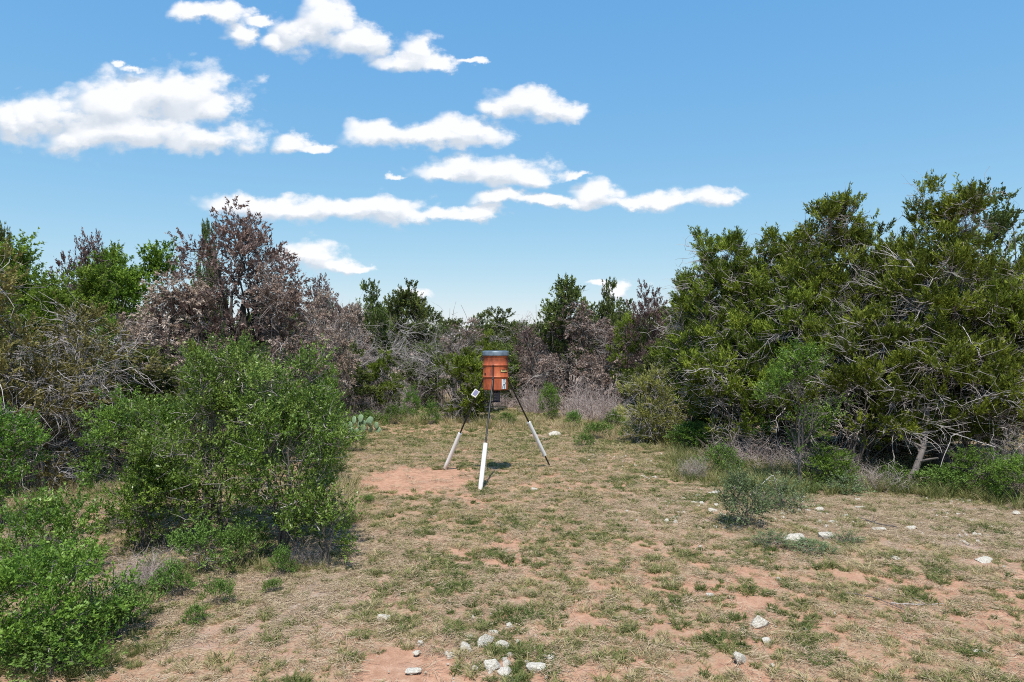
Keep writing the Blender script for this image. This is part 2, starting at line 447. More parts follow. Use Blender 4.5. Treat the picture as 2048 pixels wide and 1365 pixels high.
def build_ground():
    def axis(lo, hi, step, far):
        a = list(np.arange(lo, hi, step)); s = step
        b = []; x = hi
        while x < far: b.append(x); s *= 1.16; x += s
        b.append(far)
        c = []; x = lo - step; s = step
        while x > -far: c.append(x); s *= 1.16; x -= s
        c.append(-far)
        return np.array(c[::-1] + a + b)
    xs = axis(-8.0, 11.0, 0.085, 2500.0)
    ys = axis(5.0, 20.0, 0.085, 2500.0)
    X, Y = np.meshgrid(xs, ys)
    r = np.hypot(X, Y)
    bare, lit, pale = zones(X, Y)
    Z = gh(X, Y) + (fbm(X, Y, 6.5, 3, 50) - 0.5) * 0.035 * (1 - 0.5 * bare) * (r < 60) - 0.02 * bare
    nx, ny = len(xs), len(ys)
    V = np.stack([X, Y, Z], -1).reshape(-1, 3)
    idx = np.arange(nx * ny).reshape(ny, nx)
    F = np.stack([idx[:-1, :-1], idx[:-1, 1:], idx[1:, 1:], idx[1:, :-1]], -1).reshape(-1, 4)
    g = Geo(); g.add(V, F, bare.ravel())
    m, nt, b = new_mat('dry_ground')
    N, L = nt.nodes, nt.links
    me = g.mesh('ground', m, smooth=True)
    for nm, arr in (('litter', lit), ('pale', pale)):
        a = me.attributes.new(nm, 'FLOAT', 'POINT'); a.data.foreach_set('value', arr.ravel().astype(np.float32))
    tc = N.new('ShaderNodeTexCoord')

    def noise(scale, detail=4, rough=0.6, vec=None):
        n = N.new('ShaderNodeTexNoise'); n.inputs['Scale'].default_value = scale; n.inputs['Detail'].default_value = detail
        n.inputs['Roughness'].default_value = rough
        L.new(vec or tc.outputs['Object'], n.inputs['Vector']); return n.outputs['Fac']

    def attr(n):
        a = N.new('ShaderNodeAttribute'); a.attribute_name = n; return a.outputs['Fac']

    def mth(op, a, b_=None, c=None, clamp=False):
        n = N.new('ShaderNodeMath'); n.operation = op; n.use_clamp = clamp
        for i, s in enumerate((a, b_, c)):
            if s is None: continue
            if isinstance(s, (int, float)): n.inputs[i].default_value = s
            else: L.new(s, n.inputs[i])
        return n.outputs[0]

    def mix(f, a, b_):
        n = N.new('ShaderNodeMix'); n.data_type = 'RGBA'
        if isinstance(f, float): n.inputs[0].default_value = f
        else: L.new(f, n.inputs[0])
        for i, s in ((6, a), (7, b_)):
            if isinstance(s, tuple): n.inputs[i].default_value = (*s, 1)
            else: L.new(s, n.inputs[i])
        return n.outputs[2]
    fine = noise(70, 5, 0.7); med = noise(9, 5, 0.65); big = noise(1.1, 4); peb = noise(28, 3, 0.6)
    soil = ramp(nt, mth('ADD', mth('MULTIPLY', fine, 0.5), mth('MULTIPLY', med, 0.5)),
                [(0.30, (0.25, 0.12, 0.072)), (0.5, (0.43, 0.23, 0.14)), (0.70, (0.60, 0.38, 0.26))])
    # thin cover of dead thatch and straw between the tufts
    mpn = N.new('ShaderNodeMapping'); mpn.inputs['Scale'].default_value = (38, 90, 40); mpn.inputs['Rotation'].default_value = (0, 0, 0.5)
    L.new(tc.outputs['Object'], mpn.inputs[0])
    straw = noise(1.0, 5, 0.7, mpn.outputs[0])
    thatch = ramp(nt, mth('ADD', mth('MULTIPLY', straw, 0.6), mth('MULTIPLY', peb, 0.4)),
                  [(0.32, (0.12, 0.075, 0.045)), (0.5, (0.33, 0.225, 0.135)), (0.66, (0.55, 0.42, 0.27))])
    grey = ramp(nt, mth('ADD', mth('MULTIPLY', straw, 0.5), mth('MULTIPLY', fine, 0.5)),
                [(0.32, (0.14, 0.10, 0.075)), (0.5, (0.36, 0.275, 0.215)), (0.68, (0.62, 0.52, 0.43))])
    bare_a = attr('tone')
    tmask = mth('SUBTRACT', mth('MULTIPLY_ADD', med, 2.6, -0.72), mth('MULTIPLY', bare_a, 1.3), clamp=True)
    col = mix(tmask, soil, thatch)
    lmask = mth('MULTIPLY', mth('MULTIPLY', attr('litter'), 1.3), mth('MULTIPLY_ADD', peb, 3.0, -0.8, clamp=True), clamp=True)
    col = mix(lmask, col, grey)
    pmask = mth('MULTIPLY', attr('pale'), mth('MULTIPLY_ADD', peb, 9.0, -5.0, clamp=True), clamp=True)
    col = mix(pmask, col, (0.60, 0.55, 0.48))
    hv = N.new('ShaderNodeHueSaturation'); L.new(col, hv.inputs['Color'])
    L.new(mth('MULTIPLY_ADD', big, 0.5, 0.78), hv.inputs['Value'])
    hv.inputs['Saturation'].default_value = 0.95
    L.new(hv.outputs[0], b.inputs['Base Color'])
    b.inputs['Roughness'].default_value = 0.95; b.inputs['Specular IOR Level'].default_value = 0.1
    bp = N.new('ShaderNodeBump'); bp.inputs['Strength'].default_value = 0.8; bp.inputs['Distance'].default_value = 0.03
    L.new(mth('ADD', mth('MULTIPLY', fine, 0.4), mth('ADD', mth('MULTIPLY', peb, 0.5), mth('MULTIPLY', straw, 0.3))), bp.inputs['Height'])
    L.new(bp.outputs[0], b.inputs['Normal'])
    o = link('ground', me); tag(o, kind='structure')


build_ground()

# ------------------------------------------------------------------ woody plants
KINDS = {
    # cr clump radius, cd clumps per m2 of crown surface, tf twigs per clump, tl twig length, lf leaves per twig, L/W leaf size
    'juniper': dict(mat='juniper', cr=.25, cd=4.6, tf=9, tl=.27, lf=34, L=.09, W=.024, up=.55, dead=5, dl=.65, bt=.35, dt=.88),
    'far_juniper': dict(mat='juniper_far', cr=.36, cd=4.2, tf=7, tl=.32, lf=20, L=.11, W=.05, up=.5, dead=2, dl=.6, bt=.3, dt=.7),
    'olive': dict(mat='olive', cr=.28, cd=3.6, tf=7, tl=.30, lf=20, L=.075, W=.030, up=.35, dead=9, dl=.8, bt=.45, dt=.95),
    'young_juniper': dict(mat='pale_olive', cr=.2, cd=7, tf=7, tl=.24, lf=22, L=.075, W=.022, up=.5, dead=8, dl=.6, bt=.6, dt=.95),
    'brown': dict(mat='brown', cr=.30, cd=3.8, tf=7, tl=.26, lf=20, L=.085, W=.036, up=.1, dead=6, dl=.6, bt=.2, dt=.8),
    'purple': dict(mat='purple', cr=.26, cd=3.6, tf=5, tl=.26, lf=15, L=.095, W=.04, up=.3, dead=3, dl=.5, bt=.1, dt=.35),
    'oak': dict(mat='oak', cr=.34, cd=4.6, tf=9, tl=.30, lf=15, L=.085, W=.05, up=.3, dead=1, dl=.5, bt=.35, dt=.5),
    'sumac': dict(mat='sumac', cr=.22, cd=12, tf=8, tl=.24, lf=17, L=.046, W=.021, up=.5, dead=2, dl=.4, bt=.4, dt=.75),
    'bright': dict(mat='bright', cr=.20, cd=13, tf=8, tl=.19, lf=16, L=.040, W=.021, up=.4, dead=1.5, dl=.35, bt=.4, dt=.7),
    'greygreen': dict(mat='greygreen', cr=.16, cd=16, tf=6, tl=.18, lf=14, L=.034, W=.016, up=.5, dead=1.5, dl=.3, bt=.5, dt=.8),
    'herb': dict(mat='herb', cr=.10, cd=26, tf=7, tl=.13, lf=9, L=.035, W=.015, up=.8, dead=.6, dl=.15, bt=.5, dt=.8),
    'dead': dict(mat=None, cr=.40, cd=2.2, tf=0, tl=.30, lf=0, L=.1, W=.04, up=.2, dead=3, dl=1.0, bt=.45, dt=.9),
    'snag': dict(mat=None, cr=.5, cd=.35, tf=0, tl=.30, lf=0, L=.1, W=.04, up=.5, dead=2.5, dl=.8, bt=.30, dt=.5),
}


def lobes_for(kind, h, w, clear, g, open_=0):
    lo = []
    z0 = clear * h
    if kind in ('sumac', 'bright', 'greygreen', 'herb'):
        lo.append((0, 0, z0 + (h - z0) * .42, w * .36, w * .36, (h - z0) * .45))
        for i in range(7):
            a = i / 7 * 6.283 + g.random(); r = w * (.24 + .05 * g.random())
            lo.append((math.cos(a) * r, math.sin(a) * r, z0 + (h - z0) * (.3 + .35 * g.random()), w * .2, w * .2, (h - z0) * (.25 + .1 * g.random())))
        for i in range(4):
            a = g.random() * 6.283; r = w * .2 * g.random() ** .5
            lo.append((math.cos(a) * r, math.sin(a) * r, h - .2 * (h - z0), w * .13, w * .13, (h - z0) * .2))
        return lo
    lo.append((0, 0, z0 + (h - z0) * .44, w * .34, w * .34, (h - z0) * .42))
    for i in range(8):
        a = i / 8 * 6.283 + g.random() * .9; r = w * (.2 + .12 * g.random()); k = g.random()
        lo.append((math.cos(a) * r, math.sin(a) * r, z0 + (h - z0) * (.2 + .5 * k), w * (.21 - .05 * k), w * (.21 - .05 * k), (h - z0) * .17))
    for i in range(4):
        a = g.random() * 6.283; r = w * .2 * (i > 0) * (.4 + .6 * g.random())
        zt = h * (1 - .14 * g.random() * (i > 0))
        rz = (h - z0) * .15
        lo.append((math.cos(a) * r, math.sin(a) * r, zt - rz, w * .11, w * .11, rz))
    return lo


def woody(seed, kind, h, w, clear=.12, lobes=None, dens=1.0, lean=(0, 0), deadx=1.0, stems=1, thick=1.0, base_r=None):
    K = KINDS[kind]; g = rng_(seed)
    lobes = np.array(lobes if lobes is not None else lobes_for(kind, h, w, clear, g), float)
    C, Rd = lobes[:, :3], lobes[:, 3:]
    area = 4 * np.pi * (Rd.prod(1)) ** (2 / 3)
    n = max(6, int(K['cd'] * dens * area.sum() * .42))
    li = g.choice(len(lobes), size=n * 3, p=area / area.sum())
    u = norm(g.normal(size=(n * 3, 3)) + np.array([0, 0, .15]))
    rf = .66 + .36 * np.sqrt(g.random(n * 3))
    cc = C[li] + u * Rd[li] * rf[:, None]
    q = ((cc[:, None] - C[None]) / Rd[None])
    inside = (np.linalg.norm(q, axis=2) < .55).any(1)
    keep = (~inside | (g.random(len(cc)) < .22)) & (cc[:, 2] > clear * h * .8 + .02)
    # gaps: leave patches of the crown open
    gapn = fbm(cc[:, 0] * 1.2 + cc[:, 1] * .7 + seed, cc[:, 2] * 1.1 + cc[:, 1] * .5, .9 / max(.35, w / 4), 2, seed % 50)
    keep &= gapn > .37
    cc = cc[keep][:n]
    # a few stray clumps stand proud of the outline
    n = len(cc)
    outward = norm(cc - np.array([0, 0, h * .35]))
    stray = g.random(n) < .12
    cc = cc + outward * (stray * g.random(n) * K['cr'] * 1.1)[:, None]
    if kind in ('sumac', 'bright', 'oak', 'purple'):      # upright shoots
        cc[:, 2] += (g.random(n) < .16) * g.random(n) * .11 * h * (cc[:, 2] > h * .5)
    # limbs
    trunk = Geo()
    r0 = (base_r or (.013 * h + .007 * w)) * thick
    S = 10
    bases = np.zeros((len(lobes), 3))
    ba = g.random(stems) * 6.283; br = .0 if stems == 1 else w * .07
    bi = g.integers(0, stems, len(lobes))
    bases[:, 0] = np.cos(ba[bi]) * br; bases[:, 1] = np.sin(ba[bi]) * br
    tips = C + Rd * np.array([0, 0, .55]) * g.random((len(C), 1))
    midp = bases * .6 + tips * .4
    midp[:, 2] += (tips[:, 2] * .18)
    midp[:, :2] *= .75
    P = wig(bez(bases, midp, tips, S), g, .07 if kind != 'snag' else .16)
    if stems == 1 and kind != 'snag':      # one bole that forks higher up
        th = (.45 * clear + .10) * h
        bole = bez(np.array([[0, 0, -.06]]), np.array([[.04 * w * g.normal(), .03 * w * g.normal(), th * .5]]), np.array([[0, 0, th * 1.06]]), 7)
        bole = wig(bole, g, .03)
        trunk.tubes(bole, np.linspace(r0 * 1.55, r0 * 1.1, 7)[None] * np.array([1.25, 1.05, 1, 1, 1, 1, 1]), 8, K['bt'] * .9)
        P[:, :, 2] = th + (P[:, :, 2] - P[:, :1, 2]) * ((tips[:, 2:3] - th) / (tips[:, 2:3] + .001)).clip(.1, 1)
    else:
        P[:, 0, 2] = -.06
    rr = r0 * np.sqrt(area / area.max()).clip(.35, 1)[:, None] * (1 - .82 * np.linspace(0, 1, S)[None]) / (1.0 if stems == 1 else 1.5)
    trunk.tubes(P, rr, 6, K['bt'] * (.6 + .5 * g.random(len(P))))
    nodes = P[:, 2:].reshape(-1, 3); nr = rr[:, 2:].reshape(-1)
    D = np.linalg.norm(cc[:, None] - nodes[None], axis=2) + 1.3 * np.maximum(0, nodes[None, :, 2] - cc[:, None, 2] + .15 * h * .3)
    ni = D.argmin(1)
    st = nodes[ni]; mid = (st + cc) / 2 + g.normal(size=cc.shape) * .09 * np.linalg.norm(cc - st, axis=1)[:, None]
    ln = np.linalg.norm(cc - st, axis=1)
    mid[:, 2] += ln * .12 * (1 if kind != 'brown' else -.5)
    B = wig(bez(st, mid, cc, 7), g, .09)
    r1 = np.minimum(nr[ni] * .6, .008 + .012 * ln)
    r1 = np.maximum(r1, .004)
    trunk.tubes(B, r1[:, None] * (1 - .7 * np.linspace(0, 1, 7)[None]), 4, K['bt'] + (K['dt'] - K['bt']) * .5 * g.random(n))
    # bare dead twigs springing from the branches
    nd = int(K['dead'] * n * min(deadx, 1.3) * .8)
    if nd:
        bi = g.integers(0, n, nd); ti = g.integers(1, 7, nd)
        p0 = B[bi, ti]
        out = norm(p0 * np.array([1, 1, 0]) + 1e-3)
        d = norm(out * .7 + g.normal(size=(nd, 3)) * .75 + np.array([0, 0, .05]))
        L_ = K['dl'] * (.35 + .9 * g.random(nd)) * min(1, h / 2.5)
        p2 = p0 + d * L_[:, None]
        p1 = p0 + d * (L_ * .5)[:, None] + g.normal(size=(nd, 3)) * (L_ * .28)[:, None]
        T = wig(bez(p0, p1, p2, 4), g, .08)
        rt = (.0045 + .0065 * g.random(nd)) * min(1, .4 + h / 6)
        trunk.tubes(T, rt[:, None] * (1 - .65 * np.linspace(0, 1, 4)[None]), 3, K['bt'] + (K['dt'] - K['bt']) * g.random(nd) ** .6)
        # side shoots
        ns_ = nd; bj = g.integers(0, nd, ns_); q0 = T[bj, g.integers(1, 4, ns_)]
        d2 = norm(d[bj] * .6 + g.normal(size=(ns_, 3)) * .7)
        L2 = L_[bj] * (.25 + .35 * g.random(ns_))
        q2 = q0 + d2 * L2[:, None]; q1 = (q0 + q2) / 2 + g.normal(size=(ns_, 3)) * (L2 * .2)[:, None]
        trunk.tubes(bez(q0, q1, q2, 3), (rt[bj] * .6)[:, None] * (1 - .6 * np.linspace(0, 1, 3)[None]), 3, K['bt'] + (K['dt'] - K['bt']) * g.random(ns_) ** .6)
    nl = int({'juniper': 40, 'olive': 24, 'brown': 14, 'dead': 60, 'far_juniper': 5}.get(kind, 0) * min(deadx, 1.6) * min(1.3, w / 3.5))
    if nl:
        cand = np.concatenate([P[:, 3:8].reshape(-1, 3), B[:, 2:6].reshape(-1, 3)])
        wgt = np.exp(-((cand[:, 2] - h * .38) / (h * .28)) ** 2) + .03
        p0 = cand[g.choice(len(cand), nl, p=wgt / wgt.sum())]
        az = np.arctan2(p0[:, 1], p0[:, 0]) + g.normal(size=nl) * .9
        d = norm(np.stack([np.cos(az), np.sin(az), g.normal(size=nl) * .45 + (.1 if kind != 'dead' else .6)], -1))
        L_ = (.45 + .95 * g.random(nl)) * min(1.2, w / 3.6)
        p2 = p0 + d * L_[:, None]; p2[:, 2] = np.maximum(p2[:, 2] - L_ * .15, .1)
        p1 = (p0 + p2) / 2 + np.stack([g.normal(size=nl) * .1, g.normal(size=nl) * .1, .12 + .2 * g.random(nl)], -1) * L_[:, None]
        T = wig(bez(p0, p1, p2, 9), g, .12)
        rt = (.007 + .012 * g.random(nl) ** 2) * min(1, .5 + h / 8)
        tn = K['bt'] + (1 - K['bt']) * (.55 + .45 * g.random(nl))
        trunk.tubes(T, rt[:, None] * (1 - .75 * np.linspace(0, 1, 9)[None]), 5, tn)
        m = nl * 7; bj = g.integers(0, nl, m); q0 = T[bj, g.integers(3, 9, m)]
        d2 = norm(d[bj] * 1.1 + g.normal(size=(m, 3)) * .6); L2 = L_[bj] * (.2 + .35 * g.random(m))
        q2 = q0 + d2 * L2[:, None]; q1 = (q0 + q2) / 2 + g.normal(size=(m, 3)) * (L2 * .18)[:, None]
        trunk.tubes(wig(bez(q0, q1, q2, 4), g, .06), (rt[bj] * .42)[:, None] * (1 - .6 * np.linspace(0, 1, 4)[None]), 3, tn[bj])
    tm = trunk.mesh(kind + '_wood', M['bark'])
    cm = None
    if K['lf']:
        crown = Geo()
        nt_ = K['tf']
        ci = np.repeat(np.arange(n), nt_)
        m_ = len(ci)
        rad = norm(g.normal(size=(m_, 3)) * np.array([1, 1, .75]))
        o_ = outward[ci]
        d = norm(rad * .8 + o_ * .45 + np.array([0, 0, K['up']]))
        p0 = cc[ci] + rad * (K['cr'] * (.1 + .75 * g.random(m_)))[:, None] * np.array([1, 1, .65])
        Lt = K['tl'] * (.6 + .7 * g.random(m_))
        p2 = p0 + d * Lt[:, None]
        p2[:, 2] += Lt * .25 * K['up'] - (Lt * .3 if kind == 'brown' else 0)
        p1 = p0 + d * (Lt * .5)[:, None] + g.normal(size=(m_, 3)) * .03
        T = bez(p0, p1, p2, 4)
        crown.tubes(T[:, ::3], np.full((m_, 2), .004) * np.array([1, .4]), 3, .15)
        lf = K['lf']
        k = m_ * lf
        ii = np.repeat(np.arange(m_), lf)
        t = (.12 + .88 * g.random(k))[:, None]
        pos = (1 - t) ** 2 * p0[ii] + 2 * t * (1 - t) * p1[ii] + t * t * p2[ii]
        tan = norm(p2[ii] - p0[ii])
        needle = kind in ('juniper', 'far_juniper', 'olive', 'brown', 'purple', 'young_juniper')
        ld = norm(tan * (.9 if needle else .45) + g.normal(size=(k, 3)) * (.42 if needle else .6) + np.array([0, 0, .1 if kind != 'brown' else -.25]))
        sd = norm(np.cross(ld, g.normal(size=(k, 3))))
        if not needle:      # broad leaves turn their faces upward
            flat = norm(np.cross(ld, UP + g.normal(size=(k, 3)) * .55)); sd = flat
        size = .7 + .6 * g.random(k)
        ctone = g.random(n) ** 1.3 * .52
        ttone = g.random(m_) * .18
        tone = ctone[ci][ii] + ttone[ii] + g.random(k) * .27 + .08 * t[:, 0]
        lp = pos + g.normal(size=(k, 3)) * (.022 if needle else .012)
        if needle or kind == 'oak': crown.needles(lp, ld, sd, K['L'] * size, K['W'] * size * 1.15, tone)
        else: crown.leaves(lp, ld, sd, K['L'] * size, K['W'] * size, tone)
        cm = crown.mesh(kind + '_leaves', M[K['mat']])
    return tm, cm


PROTO = {}


def proto(kind, i):
    """shared plant shapes for the ones standing far off"""
    k = (kind, i)
    if k not in PROTO:
        dims = {'far_juniper': (6, 3.6), 'brown': (5, 3.6), 'purple': (5, 3.2), 'dead': (4.5, 3.4), 'oak': (6, 4.2), 'juniper': (5, 3.6),
                'olive': (4, 3.2), 'bright': (1.6, 1.6), 'sumac': (2.4, 2.2), 'snag': (5.5, 3), 'herb': (.5, .7), 'greygreen': (.8, .9)}[kind]
        PROTO[k] = (dims, woody(1000 + 37 * i + len(kind) * 7, kind, dims[0], dims[1], clear=(.0 if i == 2 else .1) if dims[0] > 1 else .02,
                                stems=1 if kind in ('snag', 'far_juniper', 'purple') and i < 2 else 3))
    return PROTO[k]


def plant(name, cat, label, kind, px, d, top, wpx, group=None, uniq=False, seed=None, pi=0, sx=None, rz=None, h=None, **kw):
    x = (px - 1024) / 1365.0 * d
    hh = h if h else HC - (top - 690) / 1365.0 * d
    ww = wpx * d / 1365.0
    z = float(gh(x, d)) - .02
    sd = seed if seed is not None else int(px * 7 + d * 13) % 9973
    if uniq:
        tm, cm = woody(sd, kind, hh, ww, **kw)
        e = empty(name, (x, d, z))
    else:
        dims, (tm, cm) = proto(kind, pi)
        e = empty(name, (x, d, z), rng_(sd).random() * 6.283 if rz is None else rz, (ww / dims[1], ww / dims[1], hh / dims[0]))
    tag(e, label, cat, group)
    link('trunk' if cat in ('tree',) else 'stem', tm, e)
    if cm: link('crown' if cat == 'tree' else 'foliage', cm, e)
    return e


TG = 'junipers of the dense stand on the right'
# right-hand stand, near, each with its own shape
plant('juniper_tree', 'tree', 'tall green juniper at the left edge of the right stand, sloping down toward the clearing', 'juniper', 1430, 21, 466, 260, TG, True, 11, clear=.06, dens=1.2)
plant('juniper_tree', 'tree', 'lower juniper at the outer left shoulder of the right stand', 'juniper', 1385, 24.5, 548, 110, TG, True, 21, clear=.05, dens=1.2, stems=2)
plant('juniper_tree', 'tree', 'green juniper behind the broad-leaved sapling, second from the left of the right stand', 'juniper', 1565, 19.5, 458, 320, TG, True, 12, clear=.12, dens=1.0)
plant('juniper_tree', 'tree', 'juniper with a tufted peak left of the highest tree in the right stand', 'juniper', 1695, 18, 398, 320, TG, True, 13, clear=.18, deadx=2.2)
plant('juniper_tree', 'tree', 'juniper crown filling the skyline dip left of the highest tree', 'juniper', 1785, 19, 440, 270, TG, True, 22, clear=.2, dens=.9)
plant('juniper_tree', 'tree', 'highest juniper of the right stand with a pointed leaning top', 'juniper', 1880, 16.5, 366, 360, TG, True, 14, clear=.2, deadx=2.4)
plant('juniper_tree', 'tree', 'thin-crowned juniper rising behind the stand at the right picture edge', 'far_juniper', 2005, 24, 385, 190, TG, True, 15, clear=.3, dens=.7)
plant('juniper_tree', 'tree', 'wide juniper with grey bare branches at the right picture edge', 'juniper', 2060, 15.5, 520, 330, TG, True, 16, clear=.2, deadx=2)
plant('juniper_tree', 'tree', 'low green juniper at the foot of the right stand, right of the small browning juniper', 'juniper', 1475, 18.3, 640, 210, TG, True, 17, clear=.03, stems=3)
plant('juniper_tree', 'tree', 'low spreading juniper with tangled grey limbs behind the two limestone blocks', 'juniper', 1735, 15.6, 640, 320, TG, True, 18, clear=.24, stems=3, deadx=2.4)
plant('juniper_tree', 'tree', 'low spreading juniper over the leaning reddish trunk', 'juniper', 1915, 15.0, 660, 300, TG, True, 19, clear=.26, stems=2, deadx=2)
plant('juniper_tree', 'tree', 'juniper filling the middle of the right stand above the sapling', 'juniper', 1610, 17.4, 560, 260, TG, True, 20, clear=.2, stems=2, deadx=2.4)

# left woods
LG = 'trees of the left woods'
plant('dead_juniper', 'tree', 'tallest brown juniper on the left, its open dark top against the cloud', 'purple', 475, 20, 418, 360, LG, True, 31, clear=.2, dens=1.15, thick=1.5)
plant('dead_juniper', 'tree', 'broad brown juniper in front of and left of the tall open-topped one', 'brown', 345, 18.5, 535, 260, LG, True, 32, clear=.12, deadx=.8)
plant('dead_juniper', 'tree', 'pinkish brown juniper in front of and right of the tall open-topped one', 'brown', 545, 18.8, 535, 250, LG, True, 33, clear=.1, deadx=1.2)
plant('dead_juniper', 'tree', 'brown juniper between the pinkish one and the grey dead thicket', 'brown', 655, 25, 555, 150, LG, False, 34, pi=0)
plant('browning_juniper', 'tree', 'olive brown juniper full of curling grey branches on the left', 'olive', 165, 15, 600, 290, LG, True, 35, clear=.08, stems=3, deadx=1.5)
plant('browning_juniper', 'tree', 'dark browning juniper cut off by the left picture edge', 'olive', -10, 13.2, 525, 150, LG, True, 36, clear=.08, dens=1.5, deadx=.4)
plant('browning_juniper', 'tree', 'low olive brown thicket juniper above the left-edge green shrub', 'olive', 70, 13.5, 720, 230, LG, True, 37, clear=.03, stems=3, deadx=2)
plant('oak_tree', 'tree', 'bright green oak at the upper left, below the dark juniper tip', 'oak', 50, 21, 500, 300, LG, True, 38, clear=.12, dens=1.15)
plant('oak_tree', 'tree', 'green oak filling the left woods below the bare purplish treetop', 'oak', 150, 19.5, 545, 220, LG, False, 138, pi=0)
plant('oak_tree', 'tree', 'green oak crown just left of the tall brown juniper', 'oak', 285, 26, 500, 230, LG, False, 39, pi=0)
plant('oak_tree', 'tree', 'green oak crown in the gap between the two other oaks', 'oak', 205, 27, 500, 170, LG, False, 40, pi=0)
plant('juniper_tree', 'tree', 'dark juniper tip rising over the oak in the upper left corner of the woods', 'far_juniper', -4, 30, 420, 90, LG, False, 41, pi=0)
plant('dead_juniper', 'tree', 'sparse leafless purplish treetop against the sky left of the oaks', 'purple', 165, 25, 462, 120, LG, False, 42, pi=0)
plant('dead_juniper', 'tree', 'brown juniper behind the olive one and under the oak crowns', 'brown', 240, 20.5, 590, 200, LG, False, 43, pi=1)
plant('oak_tree', 'tree', 'small yellow-green oak regrowth amid the grey branches on the left', 'oak', 215, 17, 636, 130, LG, False, 44, pi=1)
plant('juniper_tree', 'tree', 'round green juniper crown peeping out behind the tall brown one', 'far_juniper', 418, 24, 462, 90, LG, False, 45, pi=1)
plant('juniper_tree', 'tree', 'small green juniper over the top of the big leafy shrub', 'juniper', 385, 15.5, 690, 70, LG, False, 46, pi=0)

# the far side of the clearing
FG = 'trees on the far side of the clearing'
plant('juniper_tree', 'tree', 'rounded dark green juniper crown left of centre on the skyline', 'far_juniper', 820, 36, 572, 140, FG, True, 51, clear=.2)
plant('juniper_tree', 'tree', 'paler feathery juniper left of the rounded dark one', 'far_juniper', 745, 34, 572, 100, FG, False, 52, pi=1)
plant('dead_tree', 'tree', 'grey leafless thicket of curving branches left of centre', 'dead', 765, 33, 632, 210, FG, True, 53, clear=.05, stems=4, deadx=1.2)
plant('dead_juniper', 'tree', 'brown dead juniper low between the grey thicket and the green bush by the cactus', 'brown', 700, 32, 690, 130, FG, False, 153, pi=1)
plant('dead_juniper', 'tree', 'brown dead juniper low at the left of the brown mound, behind the feeder leg', 'brown', 1075, 32.5, 665, 100, FG, False, 154, pi=0)
plant('dead_tree', 'tree', 'leafless grey tree in front of the brown junipers left of centre', 'dead', 690, 31, 632, 140, FG, False, 54, pi=0)
plant('dead_juniper', 'tree', 'low brown juniper behind the forked bare snag', 'brown', 930, 42, 622, 110, FG, False, 55, pi=0)
plant('juniper_tree', 'tree', 'low green juniper between the two bare snags', 'far_juniper', 1005, 46, 624, 130, FG, False, 56, pi=1)
plant('bare_snag', 'tree', 'bare crooked snag with one thin limb reaching up, left of the feeder', 'snag', 912, 33, 585, 90, FG, True, 157, clear=.3)
plant('bare_snag', 'tree', 'dark bare snag with twisting top, right of the feeder', 'snag', 1072, 32, 590, 110, FG, True, 158, clear=.35)
plant('juniper_tree', 'tree', 'bright green juniper directly behind the feeder lid', 'juniper', 975, 30, 668, 100, FG, False, 59, pi=1)
plant('dead_juniper', 'tree', 'purplish brown juniper just right of the feeder', 'purple', 1062, 35, 650, 110, FG, False, 60, pi=0)
plant('juniper_tree', 'tree', 'rounded green juniper crown above the brown mound right of the feeder', 'far_juniper', 1135, 32, 550, 110, FG, True, 61, clear=.3)
plant('dead_juniper', 'tree', 'large brown mound of dead juniper right of the feeder', 'brown', 1150, 31.5, 600, 200, FG, True, 62, clear=.02, stems=3, dens=.9, deadx=1.6)
plant('dead_juniper', 'tree', 'low brown juniper with long bare branches, left of the right stand', 'brown', 1238, 30, 650, 180, FG, True, 63, clear=.03, stems=3, deadx=1.6, dens=.8)
plant('dead_juniper', 'tree', 'purplish brown treetop touching the right stand', 'purple', 1297, 28, 568, 110, FG, False, 64, pi=1)
plant('juniper_tree', 'tree', 'small dark juniper tip on the skyline over the brown mound', 'far_juniper', 1215, 34, 570, 80, FG, False, 65, pi=1)
plant('dead_tree', 'tree', 'grey dead branches standing left of the shrub behind the feeder', 'dead', 850, 34, 660, 130, FG, False, 66, pi=0)
plant('dead_tree', 'tree', 'grey dead branches right of the dark juniper by the feeder', 'dead', 1040, 36, 628, 110, FG, False, 67, pi=1)
plant('juniper_tree', 'tree', 'green juniper under the purplish treetop left of the right stand', 'juniper', 1265, 29, 630, 110, FG, False, 68, pi=0)
plant('dead_juniper', 'tree', 'brown skyline juniper right of the tall open-topped one', 'purple', 640, 29, 552, 110, FG, False, 69, pi=1)
plant('dead_juniper', 'tree', 'brown skyline juniper beside the small white cloud', 'brown', 700, 33, 576, 100, FG, False, 70, pi=1)
plant('juniper_tree', 'tree', 'low green juniper under the grey thicket left of centre', 'juniper', 770, 28, 705, 90, FG, False, 71, pi=1)
plant('juniper_tree', 'tree', 'green juniper in shade behind the cactus-side bushes', 'far_juniper', 610, 23, 690, 120, FG, False, 72, pi=0)
plant('dead_juniper', 'tree', 'brown juniper showing through the grey thicket left of centre', 'brown', 715, 34, 640, 120, FG, False, 73, pi=0)
plant('dead_tree', 'tree', 'grey dead branches low beside the forked bare snag', 'dead', 880, 32, 640, 120, FG, False, 74, pi=1)

